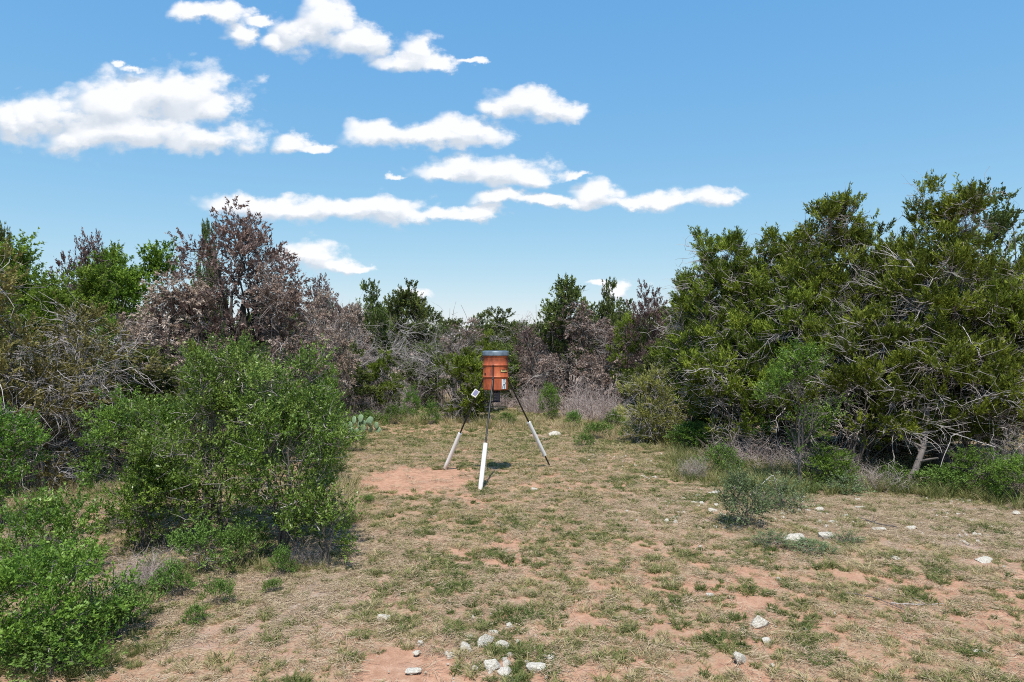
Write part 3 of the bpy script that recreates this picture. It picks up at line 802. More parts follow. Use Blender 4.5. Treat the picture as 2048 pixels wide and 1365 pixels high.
# a closed backdrop of junipers behind the first line; what shows of them are tips only
gg = rng_(5)
BACK = [(-420, 19, 520, 'juniper outside the left of the picture beyond the oak'), (-760, 23, 520, 'juniper farthest outside the left of the picture'), (-330, 13, 600, 'low juniper outside the left of the picture nearest the clearing'),
        (-520, 30, 540, 'deep juniper outside the left of the picture'), (2420, 20, 480, 'juniper outside the right of the picture beyond the stand'), (2700, 25, 500, 'juniper farthest outside the right of the picture'),
        (2380, 14, 600, 'low juniper outside the right of the picture nearest the clearing'),(-60, 34, 560, 'dark juniper deep in the woods behind the left-edge browning one'), (90, 38, 560, 'dark juniper hidden behind the bright oak at upper left'),
        (200, 40, 570, 'dark juniper in the gap behind the middle oak'), (400, 38, 585, 'dark juniper behind the trunk of the tall brown juniper'),
        (520, 40, 600, 'dark juniper behind the right side of the tall brown juniper'), (590, 46, 610, 'dark juniper below the small white cloud'),
        (655, 48, 606, 'dark juniper far behind the brown skyline junipers'), (770, 50, 612, 'far juniper left of the rounded dark crown on the skyline'),
        (850, 48, 622, 'far juniper right of the rounded dark crown on the skyline'), (905, 56, 628, 'far low juniper tip behind the forked bare snag'),
        (965, 58, 632, 'lowest far juniper tip straight above the feeder'), (1035, 55, 632, 'far low juniper tip just left of the dark bare snag'),
        (1100, 52, 618, 'far juniper just right of the dark bare snag'), (1170, 50, 612, 'far juniper behind the top of the brown mound'),
        (1250, 46, 606, 'far juniper left of the purplish treetop'), (1330, 42, 600, 'far juniper where the skyline meets the right stand'),
        (1400, 34, 570, 'juniper deep behind the left slope of the right stand'), (1500, 32, 540, 'juniper deep behind the sapling side of the right stand'),
        (1640, 30, 500, 'juniper deep behind the middle of the right stand'), (1780, 30, 480, 'juniper deep behind the gap before the highest tree'),
        (1930, 32, 480, 'juniper deep behind the highest tree of the right stand'), (2100, 30, 500, 'juniper deep behind the right picture edge'),
        (2250, 26, 520, 'juniper just outside the right picture edge'), (-180, 28, 540, 'juniper just outside the left picture edge'),
        (1390, 23.5, 650, 'shaded juniper low behind the left slope of the right stand'), (1490, 22, 640, 'shaded juniper low behind the green juniper by the sapling'),
        (1590, 21, 640, 'shaded juniper low behind the sapling stem'), (1690, 20, 640, 'shaded juniper low in the dark hollow above the grey brush'),
        (1790, 19.5, 640, 'shaded juniper low behind the tangled grey limbs'), (1890, 19, 640, 'shaded juniper low behind the leaning trunk'),
        (1990, 18.5, 640, 'shaded juniper low behind the grey brush at the right edge'), (60, 19, 640, 'shaded juniper low behind the olive thicket'),
        (300, 16.5, 700, 'shaded juniper low between olive juniper and the leafy clump'), (470, 17, 690, 'shaded juniper low behind the leafy clump'),
        (850, 33, 690, 'shaded juniper low left of the shrub behind the feeder'), (1010, 34, 690, 'shaded juniper low behind the feeder barrel'),
        (690, 27.5, 690, 'shaded juniper low behind the grey leafless tree'), (1320, 26, 680, 'shaded juniper low behind the small browning juniper')]
for i, (px, d, top, lb) in enumerate(BACK):
    low = d < 28 or top >= 680
    plant('background_juniper', 'tree', lb, 'far_juniper', px, d, top, (150 if low else 130) * (24 if low else 44) / d, 'dark junipers behind the first trees', False, 300 + i, pi=2 if low else i % 2)

# ------------------------------------------------------------------ shrubs
SG = 'leafy shrubs of the left foreground'
plant('leafy_shrub', 'shrub', 'big glossy-leaved shrub in the middle of the left foreground clump', 'sumac', 430, 10.6, 716, 350, SG, True, 81, clear=.12, stems=5)
plant('leafy_shrub', 'shrub', 'big glossy-leaved shrub on the clearing side of the left foreground clump', 'sumac', 580, 9.9, 728, 245, SG, True, 82, clear=.08, stems=5)
plant('leafy_shrub', 'shrub', 'bright green shrub on the left side of the foreground clump', 'bright', 280, 11.2, 780, 205, SG, True, 83, clear=.12, stems=4)
plant('leafy_shrub', 'shrub', 'bright small-leaved shrub low in front of the foreground clump', 'bright', 290, 10.0, 905, 165, SG, True, 84, clear=.06, stems=4)
plant('leafy_shrub', 'shrub', 'low fine-leaved shrub at the right foot of the foreground clump', 'sumac', 650, 9.3, 955, 112, SG, True, 85, clear=.02, stems=4, dens=.8)
plant('leafy_shrub', 'shrub', 'green shrub cut off by the left picture edge beside the dry gap', 'bright', -5, 11.2, 838, 165, SG, True, 86, clear=.2, stems=3)
plant('leafy_shrub', 'shrub', 'dense leafy shrub in the bottom left corner', 'bright', 95, 6.9, 1105, 350, SG, True, 187, clear=.0, stems=5, dens=1.2)
plant('leafy_shrub', 'shrub', 'leafy growth spilling right from the corner shrub', 'herb', 215, 7.3, 1170, 190, SG, True, 188, clear=0, stems=5, dens=.6)
plant('leafy_shrub', 'shrub', 'dark leafy shrub under the left-edge one, above the corner shrub', 'sumac', 100, 8.9, 1010, 200, SG, True, 88, clear=.02, stems=4)
plant('leafy_shrub', 'shrub', 'bright green bush behind the prickly pear, right of the foreground clump', 'bright', 655, 22, 748, 85, SG, False, 89, pi=0)
plant('leafy_shrub', 'shrub', 'bright green bush top behind the foreground clump', 'bright', 590, 20, 690, 100, SG, False, 90, pi=1)
plant('leafy_shrub', 'shrub', 'small bush between the foreground clump and the bright bush by the cactus', 'sumac', 640, 14.5, 800, 110, SG, False, 91, pi=0)
plant('leafy_shrub', 'shrub', 'weedy bush filling the foot of the foreground clump near the stems', 'herb', 400, 9.0, 1050, 200, SG, True, 92, clear=.01, stems=5, dens=.5)

MG = 'shrubs round the clearing'
plant('green_shrub', 'shrub', 'large dark green shrub behind the left legs of the feeder', 'juniper', 930, 26.5, 700, 150, MG, True, 101, clear=.03, stems=3, deadx=.5)
plant('green_shrub', 'shrub', 'low dark green weed bush left of the shrub behind the feeder', 'bright', 822, 27, 780, 40, MG, False, 102, pi=0)
plant('small_juniper', 'shrub', 'small browning juniper with a bare lower half, left of the right stand', 'young_juniper', 1302, 20.5, 742, 112, MG, True, 103, clear=.03, stems=3, deadx=1.0, dens=1.5)
plant('broadleaf_sapling', 'tree', 'slender broad-leaved sapling with a dark thin stem in front of the right stand', 'bright', 1600, 14.4, 705, 190, MG, True, 104, clear=.33, stems=1, thick=.55, dens=.8)
plant('grey_green_shrub', 'shrub', 'grey-green shrub with bare twigs on the open soil, left of the limestone blocks', 'greygreen', 1490, 11.2, 958, 98, MG, True, 105, clear=.02, stems=5, deadx=1.2, dens=1.9)
plant('grey_green_shrub', 'shrub', 'low trailing grey-green shrub behind and right of the one on open soil', 'greygreen', 1560, 12.6, 950, 110, MG, False, 106, pi=0)
plant('green_shrub', 'shrub', 'small green bush among dry brush right of the feeder', 'bright', 1098, 27, 772, 45, MG, False, 107, pi=1)
plant('green_shrub', 'shrub', 'small green bush at the foot of the dead brown mound', 'bright', 1085, 33, 752, 60, MG, False, 108, pi=0)
plant('green_shrub', 'shrub', 'dark green bush under the low juniper left of the right stand', 'bright', 1385, 19, 850, 100, MG, False, 109, pi=1)
plant('green_shrub', 'shrub', 'green undergrowth bush behind the sapling stem', 'bright', 1650, 14.6, 895, 130, MG, False, 110, pi=0)
plant('green_shrub', 'shrub', 'green undergrowth bush at the right picture edge', 'bright', 2035, 12.9, 915, 110, MG, False, 111, pi=1)
plant('green_shrub', 'shrub', 'green undergrowth bush right of the leaning trunk', 'bright', 1950, 13.8, 905, 120, MG, False, 112, pi=0)

WG = 'green weeds'
WEEDS = [(740, 862, 60, 34, 'dark weed right of the cactus'), (790, 850, 46, 34, 'dark weed clump left of the feeder shrub'), (1195, 880, 60, 30, 'dark weed clump right of the pale slab'),
         (1165, 893, 46, 22, 'low weed below the pale slab'), (1265, 885, 50, 30, 'dark weed clump in front of the small browning juniper'), (1330, 880, 90, 44, 'green weed clump under the small browning juniper'),
         (1385, 905, 80, 50, 'green weed clump at the left corner of the right stand'), (1440, 945, 80, 50, 'green weed clump left behind the grey-green shrub'), (640, 905, 60, 60, 'green weed at the far right foot of the left clump'),
         (1010, 850, 40, 22, 'low weed between the feeder legs in the distance'), (1890, 985, 110, 44, 'low weed clump below the leaning trunk'), (1545, 1092, 80, 26, 'grey weed at the left of the limestone blocks'),
         (1690, 1085, 60, 26, 'grey weed hugging the right limestone block'), (1620, 1104, 90, 22, 'low grey weed in front of the limestone blocks'),(490, 1128, 90, 75, 'round leafy weed at the front foot of the left shrub clump'), (562, 1150, 60, 50, 'leafy weed right of the round one, at the shrub foot'),
         (437, 1208, 62, 48, 'isolated leafy weed on grey litter'), (345, 1190, 90, 60, 'leafy weed at the edge of the corner shrub'),
         (545, 1185, 40, 26, 'tiny weed on the grey litter by the shrub foot'), (395, 1240, 60, 34, 'low weed sprawling on the litter below the isolated one'),
         (240, 1270, 120, 70, 'leafy weed spilling out of the corner shrub'), (100, 1345, 200, 80, 'leafy weed at the very bottom left'),
         (1680, 985, 90, 40, 'low weed in front of the undergrowth behind the limestone blocks'), (1790, 975, 90, 40, 'low weed below the tangled grey limbs'),
         (700, 905, 60, 40, 'low weed left of the cactus'), (1230, 860, 50, 34, 'low weed in front of the dry brush'), (1150, 855, 40, 30, 'low weed beside the pale stone slab'),
         (860, 850, 40, 40, 'low weed beside the dark shrub foot'), (735, 1005, 30, 14, 'tiny weed on the bare red patch edge')]
for i, (px, py, wp, hp, lb) in enumerate(WEEDS):
    d = 1365 * HC / (py - 690)
    plant('weed_plant', 'weed', lb, 'greygreen' if 'limestone' in lb or 'grey weed' in lb else 'herb', px, d, 0, wp, WG, False, 500 + i, pi=i % 2, h=hp * d / 1365)


# dry brush heaps
def brush_mesh(seed, w, h, n):
    g = rng_(seed); G = Geo()
    c = g.normal(size=(14, 3)) * np.array([w * .22, w * .22, 0])
    ci = g.integers(0, 14, n)
    p0 = c[ci] + g.normal(size=(n, 3)) * np.array([.05, .05, 0]); p0[:, 2] = -.02
    d = norm(g.normal(size=(n, 3)) * np.array([.8, .8, .25]) + np.array([0, 0, .8])); d[:, 2] = np.abs(d[:, 2])
    L_ = h * (.4 + .75 * g.random(n))
    p2 = p0 + d * L_[:, None]; p1 = p0 + d * (L_ * .5)[:, None] + g.normal(size=(n, 3)) * (L_ * .16)[:, None]
    T = wig(bez(p0, p1, p2, 6), g, .09)
    G.tubes(T, .006 * (1 - .7 * np.linspace(0, 1, 6))[None] * (.6 + .7 * g.random((n, 1))), 3, .2 + .7 * g.random(n))
    m = n * 5; bj = g.integers(0, n, m); q0 = T[bj, g.integers(1, 6, m)]
    d2 = norm(d[bj] * .7 + g.normal(size=(m, 3)) * .7); L2 = L_[bj] * (.15 + .3 * g.random(m))
    q2 = q0 + d2 * L2[:, None]; q1 = (q0 + q2) / 2 + g.normal(size=(m, 3)) * (L2 * .2)[:, None]
    G.tubes(bez(q0, q1, q2, 3), .0032 * (1 - .6 * np.linspace(0, 1, 3))[None] * np.ones((m, 1)), 3, .3 + .7 * g.random(m))
    return G.mesh('dry_brush', M['brush'])


BM = [brush_mesh(61, 1.6, .8, 420), brush_mesh(62, 1.4, .9, 380)]
BRUSH = [(690, 812, 90, 50, 'mauve dry brush behind the cactus by the bright bush'), (960, 800, 110, 44, 'dry brush behind the left side of the feeder'), (1060, 795, 110, 44, 'mauve brush in the distance right of the feeder barrel'),
         (1160, 798, 120, 50, 'mauve brush against the foot of the brown mound'), (1230, 805, 90, 46, 'mauve brush at the foot of the low brown juniper'), (860, 790, 110, 44, 'mauve brush against the grey thicket foot'), (780, 835, 70, 44, 'straw brush right behind the cactus'),(1110, 812, 120, 46, 'dry brush behind the small green bush right of the feeder'), (900, 838, 60, 34, 'dry brush at the foot of the dark shrub behind the feeder'),
         (775, 800, 120, 46, 'mauve dry brush in front of the grey thicket'), (1010, 815, 80, 34, 'dry brush seen through the feeder legs'), (1280, 800, 110, 50, 'dry brush behind the small browning juniper'),(728, 838, 110, 62, 'pale dry brush above the prickly pear'), (800, 822, 70, 50, 'pale dry brush right of the prickly pear'), (850, 815, 60, 60, 'dry brush just left of the dark shrub'),
         (1068, 828, 75, 60, 'pale dry brush right of the feeder legs'), (1160, 838, 120, 78, 'wide heap of mauve dry brush right of the feeder'), (1225, 845, 80, 60, 'dry brush left of the small browning juniper'),
         (1190, 812, 110, 60, 'dry brush under the bare branches of the brown juniper'), (1385, 955, 60, 45, 'small grey dry brush at the edge of the right stand'), (2030, 985, 140, 120, 'grey leafless brush at the right picture edge'),
         (1745, 978, 120, 52, 'grey fallen brush under the low spreading juniper'), (90, 1135, 170, 90, 'grey dead brush behind the corner shrub'), (290, 1165, 130, 70, 'grey dead brush in front of the left clump'),
         (612, 1130, 70, 50, 'thin dry stalks at the right foot of the left clump'), (1500, 925, 160, 70, 'grey dead twigs under the low green juniper'), (1620, 945, 150, 70, 'grey dead twigs around the sapling foot')]
for i, (px, py, wp, hp, lb) in enumerate(BRUSH):
    d = 1365 * HC / (py - 690); x = (px - 1024) / 1365 * d
    o = link('dry_brush', BM[i % 2]); s = wp * d / 1365 / 1.9
    o.location = (x, d, float(gh(x, d)) - .02); o.scale = (s, s, hp * d / 1365 / .85); o.rotation_euler = (0, 0, i * 1.7)
    tag(o, lb, 'dry brush', 'heaps of dry brush')


# prickly pear
def prickly_pear():
    m, nt, b = new_mat('cactus_skin'); N, L = nt.nodes, nt.links
    tc = N.new('ShaderNodeTexCoord'); vo = N.new('ShaderNodeTexVoronoi'); vo.inputs['Scale'].default_value = 26
    L.new(tc.outputs['Object'], vo.inputs['Vector'])
    L.new(ramp(nt, vo.outputs['Distance'], [(0.0, (.10, .10, .05)), (.18, (.18, .27, .15)), (.8, (.26, .37, .22))]), b.inputs['Base Color'])
    b.inputs['Roughness'].default_value = .5
    x, y = W(722, 868)
    e = empty('prickly_pear', (x, y, float(gh(x, y))))
    tag(e, 'pale green prickly pear with rounded pads at the edge of the clearing', 'cactus')
    bm = bmesh.new(); bmesh.ops.create_uvsphere(bm, u_segments=14, v_segments=9, radius=1)
    for v in bm.verts:
        k = 1 + .18 * v.co.z
        v.co.x *= .115 * k; v.co.y *= .022; v.co.z = v.co.z * .155 + .145
    pad = bpy.data.meshes.new('pad'); bm.to_mesh(pad); bm.free(); pad.materials.append(m)
    pad.polygons.foreach_set('use_smooth', np.ones(len(pad.polygons), bool))
    k = .62
    pads = [(-.05, .15, .0), (.12, .0, .05), (-.3, .1, .0), (.38, .05, .02), (-.55, .0, -.03), (.62, .1, 0),
            (-.12, .05, .27), (.1, .05, .30), (-.42, .08, .22), (.45, .0, .26), (.66, .05, .22), (-.02, .0, .52), (.2, .1, .5), (.36, .05, .42), (-.28, .0, .45), (-.66, .04, .18)]
    g = rng_(9)
    for (px_, py_, pz) in pads:
        o = link('pad', pad, e); o.location = (px_ * k * 1.25, py_ + g.normal() * .05, pz * k * 1.2)
        s = k * (1.15 + .4 * g.random()); o.scale = (s, s, s)
        o.rotation_euler = (g.normal() * .2, g.normal() * .4 + px_ * .6, g.normal() * .5)


prickly_pear()


def sotol(px, py, hp, label):
    x, y = W(px, py); g = rng_(4); G = Geo(); n = 46
    d = norm(g.normal(size=(n, 3)) * np.array([.7, .7, .2]) + np.array([0, 0, .75])); h = hp * y / 1365
    L_ = h * (.8 + .4 * g.random(n)); p0 = g.normal(size=(n, 3)) * .02
    sd = norm(np.cross(d, UP + g.normal(size=(n, 3)) * .1))
    mid = p0 + d * (L_ * .6)[:, None]; tip = p0 + d * L_[:, None]; tip[:, 2] -= L_ * .12
    w_ = .014
    V = np.stack([p0 - sd * w_, mid - sd * w_ * 1.1, mid + sd * w_ * 1.1, p0 + sd * w_, tip - sd * .002, tip + sd * .002], 1).reshape(-1, 3)
    b_ = np.arange(n)[:, None] * 6
    F = np.concatenate([b_ + np.array([0, 1, 2, 3]), b_ + np.array([1, 4, 5, 2])])
    G.add(V, F, np.repeat(.55 + .4 * g.random(n), 6))
    m = leaf_mat('strap_leaves', (.10, .15, .03), (.25, .33, .08), (.45, .50, .18))
    o = link('yucca_plant', G.mesh('yucca_plant', m)); o.location = (x, y, float(gh(x, y)))
    tag(o, label, 'yucca')


sotol(1247, 850, 42, 'spiky yellow-green yucca left of the small browning juniper')


# ------------------------------------------------------------------ rocks, sticks, leaning trunk
def rock_mat():
    m, nt, b = new_mat('limestone'); N, L = nt.nodes, nt.links
    tc = N.new('ShaderNodeTexCoord')
    n1 = N.new('ShaderNodeTexNoise'); n1.inputs['Scale'].default_value = 7; n1.inputs['Detail'].default_value = 8; n1.inputs['Roughness'].default_value = .7
    L.new(tc.outputs['Object'], n1.inputs['Vector'])
    L.new(ramp(nt, n1.outputs['Fac'], [(.3, (.20, .165, .13)), (.44, (.46, .40, .32)), (.58, (.70, .65, .56)), (.7, (.78, .74, .68))]), b.inputs['Base Color'])
    b.inputs['Roughness'].default_value = .9
    bp = N.new('ShaderNodeBump'); bp.inputs['Strength'].default_value = .5; bp.inputs['Distance'].default_value = .15
    L.new(n1.outputs['Fac'], bp.inputs['Height']); L.new(bp.outputs[0], b.inputs['Normal'])
    return m


RM = rock_mat()


def rock_mesh(seed):
    g = rng_(seed); bm = bmesh.new(); bmesh.ops.create_icosphere(bm, subdivisions=3, radius=1)
    co = np.array([v.co[:] for v in bm.verts])
    for i in range(13):
        n = norm(g.normal(size=3)); dd = .38 + .42 * g.random()
        s = co @ n; over = np.maximum(0, s - dd); co -= over[:, None] * n * .96
    co += (fbm(co[:, 0] + co[:, 2] * .6 + seed, co[:, 1] - co[:, 2] * .7, 2.8, 3)[:, None] - .5) * co * .26
    co /= np.abs(co).max(0)
    for v, c in zip(bm.verts, co): v.co = c
    m = bpy.data.meshes.new('rock'); bm.to_mesh(m); bm.free(); m.materials.append(RM)
    return m


RMS = [rock_mesh(200 + i) for i in range(8)]
# picture position, width, height in picture units, label
ROCKS = [
    (1592, 1082, 50, 22, 'left of the two white limestone blocks, long and low, near the grey-green shrub'),
    (1648, 1077, 32, 22, 'right of the two white limestone blocks, upright and square'),
    (1517, 1256, 42, 26, 'rough cream rock with a shaded left side on the lower right soil'),
    (1531, 1289, 22, 15, 'small white stone just below the rough cream rock'),
    (1478, 1330, 34, 32, 'smooth yellowish rock, lowest on the right half of the soil'),
    (773, 1240, 36, 15, 'long white stone in grass, left of the stone cluster'),
    (801, 1258, 12, 9, 'tiny white stone just below the long white one'),
    (843, 1292, 16, 12, 'small white stone left of the stone cluster'), (836, 1308, 20, 9, 'flat pale stone beside the bare red spot'),
    (826, 1343, 36, 9, 'thin yellowish slab lying on the bare red spot'),
    (970, 1290, 44, 26, 'biggest white rock at the top of the stone cluster'), (1002, 1297, 34, 20, 'white rock right of the biggest one in the cluster'),
    (940, 1280, 20, 12, 'small white stone at the left top of the cluster'), (934, 1301, 26, 18, 'pale stone at the left edge of the cluster'),
    (985, 1270, 26, 9, 'flat stone behind the cluster'), (987, 1335, 38, 24, 'white rock at the lower left of the cluster'),
    (1012, 1346, 34, 18, 'white stone touching the lower left rock of the cluster'), (1070, 1340, 42, 24, 'white cracked rock at the lower right of the cluster'),
    (950, 1338, 20, 10, 'small pinkish stone left of the lower white rock'), (1018, 1312, 20, 8, 'flat stone in the middle of the cluster'),
    (1419, 1195, 20, 11, 'white stone alone on red soil right of centre'), (1557, 1161, 13, 7, 'tiny white stone alone below the limestone blocks'),
    (1668, 1229, 9, 8, 'tiny white stone alone on the lower right soil'), (1951, 1303, 18, 8, 'white chip far right on the soil'), (1968, 1304, 12, 6, 'smaller chip beside the far right white chip'),
    (1718, 1018, 22, 9, 'flat white stone highest in the stony strip'), (1692, 1034, 20, 8, 'flat white stone below the highest one in the stony strip'),
    (1638, 1020, 20, 8, 'flat white stone in the stony strip, straight above the right limestone block'), (1586, 1017, 16, 6, 'flat stone right of the grey-green shrub'),
    (1666, 1045, 24, 6, 'thin pale slab just above the right limestone block'), (1615, 1022, 14, 6, 'little flat stone between two larger ones in the stony strip'),
    (1716, 1002, 14, 6, 'little pale stone at the back of the stony strip'), (1822, 1058, 30, 9, 'pale slab right of the fallen stick'),
    (1755, 1060, 30, 8, 'flat pale slab just under the fallen stick'), (1790, 1120, 24, 7, 'flat pale stone on the grey litter right of the blocks'),
    (1965, 1124, 36, 7, 'wide tan slab set in grass at the right'), (2030, 1028, 30, 9, 'flat stone at the right picture edge'),
    (1428, 1024, 24, 8, 'flat stone left of the grey-green shrub'), (1390, 1006, 22, 6, 'thin pale stone further left of the grey-green shrub'), (1434, 1012, 16, 6, 'small stone touching the left of the grey-green shrub'),
    (1398, 990, 12, 6, 'small white stone near the grey dry brush'), (1428, 986, 34, 8, 'pale flat rock ledge above the stones left of the grey-green shrub'),
    (1400, 1096, 9, 5, 'tiny chip on open soil left of the shrub'), (1108, 871, 28, 12, 'pale wedge-shaped slab on grass right of the feeder'),
    (1088, 880, 9, 6, 'tiny white stone left of the pale wedge slab'), (1070, 978, 16, 6, 'small tan stone on grass below the right feeder leg'),
    (860, 867, 10, 3, 'tiny pale stone on the grass left of the feeder'), (608, 1341, 9, 6, 'tiny pale stone at the bottom left of the soil')]
g = rng_(88)
for i, (px, py, wp, hp, lb) in enumerate(ROCKS):
    x, d = W(px, py)
    o = link('limestone_rock', RMS[i % 8]); ww = wp * d / 1365; hh = max(hp * d / 1365 * .9, .025)
    o.scale = (ww / 2, ww / 2 * (.6 + .3 * g.random()), hh * .70); o.rotation_euler = (g.normal() * .1, g.normal() * .1, g.normal() * .35)
    o.location = (x, d, float(gh(x, d)) + hh * .20)
    tag(o, lb if 'stone' in lb or 'rock' in lb or 'slab' in lb or 'chip' in lb else lb, 'rock', 'pale limestone rocks')


def stick(name, cat, label, pts, r, tone=.7, mat='bark'):
    G = Geo(); P = np.array(pts, float)
    t = np.linspace(0, len(P) - 1, 12); P2 = np.stack([np.interp(t, np.arange(len(P)), P[:, k]) for k in range(3)], -1)[None]
    P2 = wig(P2, rng_(len(label)), .02)
    G.tubes(P2, np.linspace(r, r * .45, 12)[None], 7, tone)
    g = rng_(len(label) + 3); m = 5
    i0 = g.integers(3, 11, m); q0 = P2[0][i0]; L_ = np.linalg.norm(P[-1] - P[0]) * .22
    q2 = q0 + norm(g.normal(size=(m, 3)) * np.array([1, 1, .4]) + (P[-1] - P[0]) * .4) * L_; q2[:, 2] = np.maximum(q2[:, 2], q0[:, 2] - .02)
    G.tubes(bez(q0, (q0 + q2) / 2 + g.normal(size=(m, 3)) * L_ * .1, q2, 5), r * .4 * (1 - .6 * np.linspace(0, 1, 5))[None] * np.ones((m, 1)), 4, tone)
    o = link(name, G.mesh(name, M[mat])); tag(o, label, cat)


def on(px, py, z=0.0):
    x, y = W(px, py); return (x, y, float(gh(x, y)) + z)


stick('fallen_stick', 'stick', 'dark curved stick lying on the grey litter right of the limestone blocks', [on(1718, 1038, .02), on(1755, 1052, .05), on(1800, 1058, .02)], .016, .25)
stick('fallen_stick', 'stick', 'thin pale stick on the lower right soil', [on(1780, 1210, .02), on(1820, 1215, .03), on(1885, 1212, .015)], .009, .8)
stick('fallen_stick', 'stick', 'thin brown stick slanting across grass right of centre', [on(1690, 1190, .02), on(1745, 1200, .03), on(1815, 1228, .015)], .008, .35)
x, d = W(1810, 975)
stick('leaning_trunk', 'tree', 'thick reddish grey trunk leaning out of the right stand to the right', [(x, d, -.05), (x + .18, d, .35), (x + .42, d + .1, .85), (x + .8, d + .5, 1.7)], .085, .48)
for (a, b_, c, r, lb) in (((1990, 900, .9), (1905, 860, 1.2), (1880, 905, .5), .012, 'long pale arching branch right of the leaning trunk'),
                         ((1500, 965, .1), (1545, 950, .5), (1560, 975, .1), .010, 'bare pale branch leaning beside the sapling'),
                         ((40, 1105, .1), (85, 1060, .5), (150, 1085, .35), .012, 'pale bare branch arching over the dead brush on the left'),
                         ((640, 990, .5), (600, 955, .9), (560, 960, .8), .008, 'pale bare branch showing inside the left shrub clump')):
    P = []
    for (px, py, z) in (a, b_, c):
        dd = 14.0 if px > 1800 else (13.2 if px > 1400 else (9.0 if px < 300 else 9.2)); P.append(((px - 1024) / 1365 * dd, dd, z))
    stick('bare_branch', 'branch', lb, P, r, .95)


# ------------------------------------------------------------------ the feeder
def simple(name, col, rough=.5, metal=0.0, spec=.5, noise=None):
    m, nt, b = new_mat(name)
    b.inputs['Base Color'].default_value = (*col, 1); b.inputs['Roughness'].default_value = rough; b.inputs['Metallic'].default_value = metal
    b.inputs['Specular IOR Level'].default_value = spec
    if noise:
        N, L = nt.nodes, nt.links; tc = N.new('ShaderNodeTexCoord'); n = N.new('ShaderNodeTexNoise')
        n.inputs['Scale'].default_value = noise[0]; n.inputs['Detail'].default_value = 6; L.new(tc.outputs['Object'], n.inputs['Vector'])
        L.new(ramp(nt, n.outputs['Fac'], [(.35, noise[1]), (.6, col)]), b.inputs['Base Color'])
    return m


def revolve(prof, seg=48):
    """(r, z) pairs -> mesh data"""
    V, F = [], []
    for r, z in prof:
        for k in range(seg):
            a = k / seg * 2 * math.pi; V.append((r * math.cos(a), r * math.sin(a), z))
    for i in range(len(prof) - 1):
        for k in range(seg):
            k2 = (k + 1) % seg; F.append((i * seg + k, i * seg + k2, (i + 1) * seg + k2, (i + 1) * seg + k))
    return V, F


def pm(name, V, F, mat, parent, smooth=False):
    m = bpy.data.meshes.new(name); m.from_pydata([tuple(v) for v in V], [], F); m.materials.append(mat); m.update()
    if smooth: m.polygons.foreach_set('use_smooth', np.ones(len(m.polygons), bool))
    return link(name, m, parent)


def box_vf(sx, sy, sz, c=(0, 0, 0)):
    V = [(c[0] + a * sx / 2, c[1] + b * sy / 2, c[2] + k * sz / 2) for a in (-1, 1) for b in (-1, 1) for k in (-1, 1)]
    F = [(0, 1, 3, 2), (4, 6, 7, 5), (0, 4, 5, 1), (2, 3, 7, 6), (0, 2, 6, 4), (1, 5, 7, 3)]
    return V, F


def rod(name, a, b, r, mat, parent, sides=16, cap=True):
    a, b = np.array(a, float), np.array(b, float)
    t = norm(b - a); A = norm(np.cross(t, [0.2, 1, .1])); B = np.cross(t, A)
    V, F = [], []
    for p in (a, b):
        for k in range(sides):
            th = k / sides * 2 * math.pi; V.append(p + r * (math.cos(th) * A + math.sin(th) * B))
    for k in range(sides):
        k2 = (k + 1) % sides; F.append((k, k2, sides + k2, sides + k))
    if cap: F.append(tuple(range(sides))[::-1]); F.append(tuple(range(sides, 2 * sides)))
    return pm(name, V, F, mat, parent)


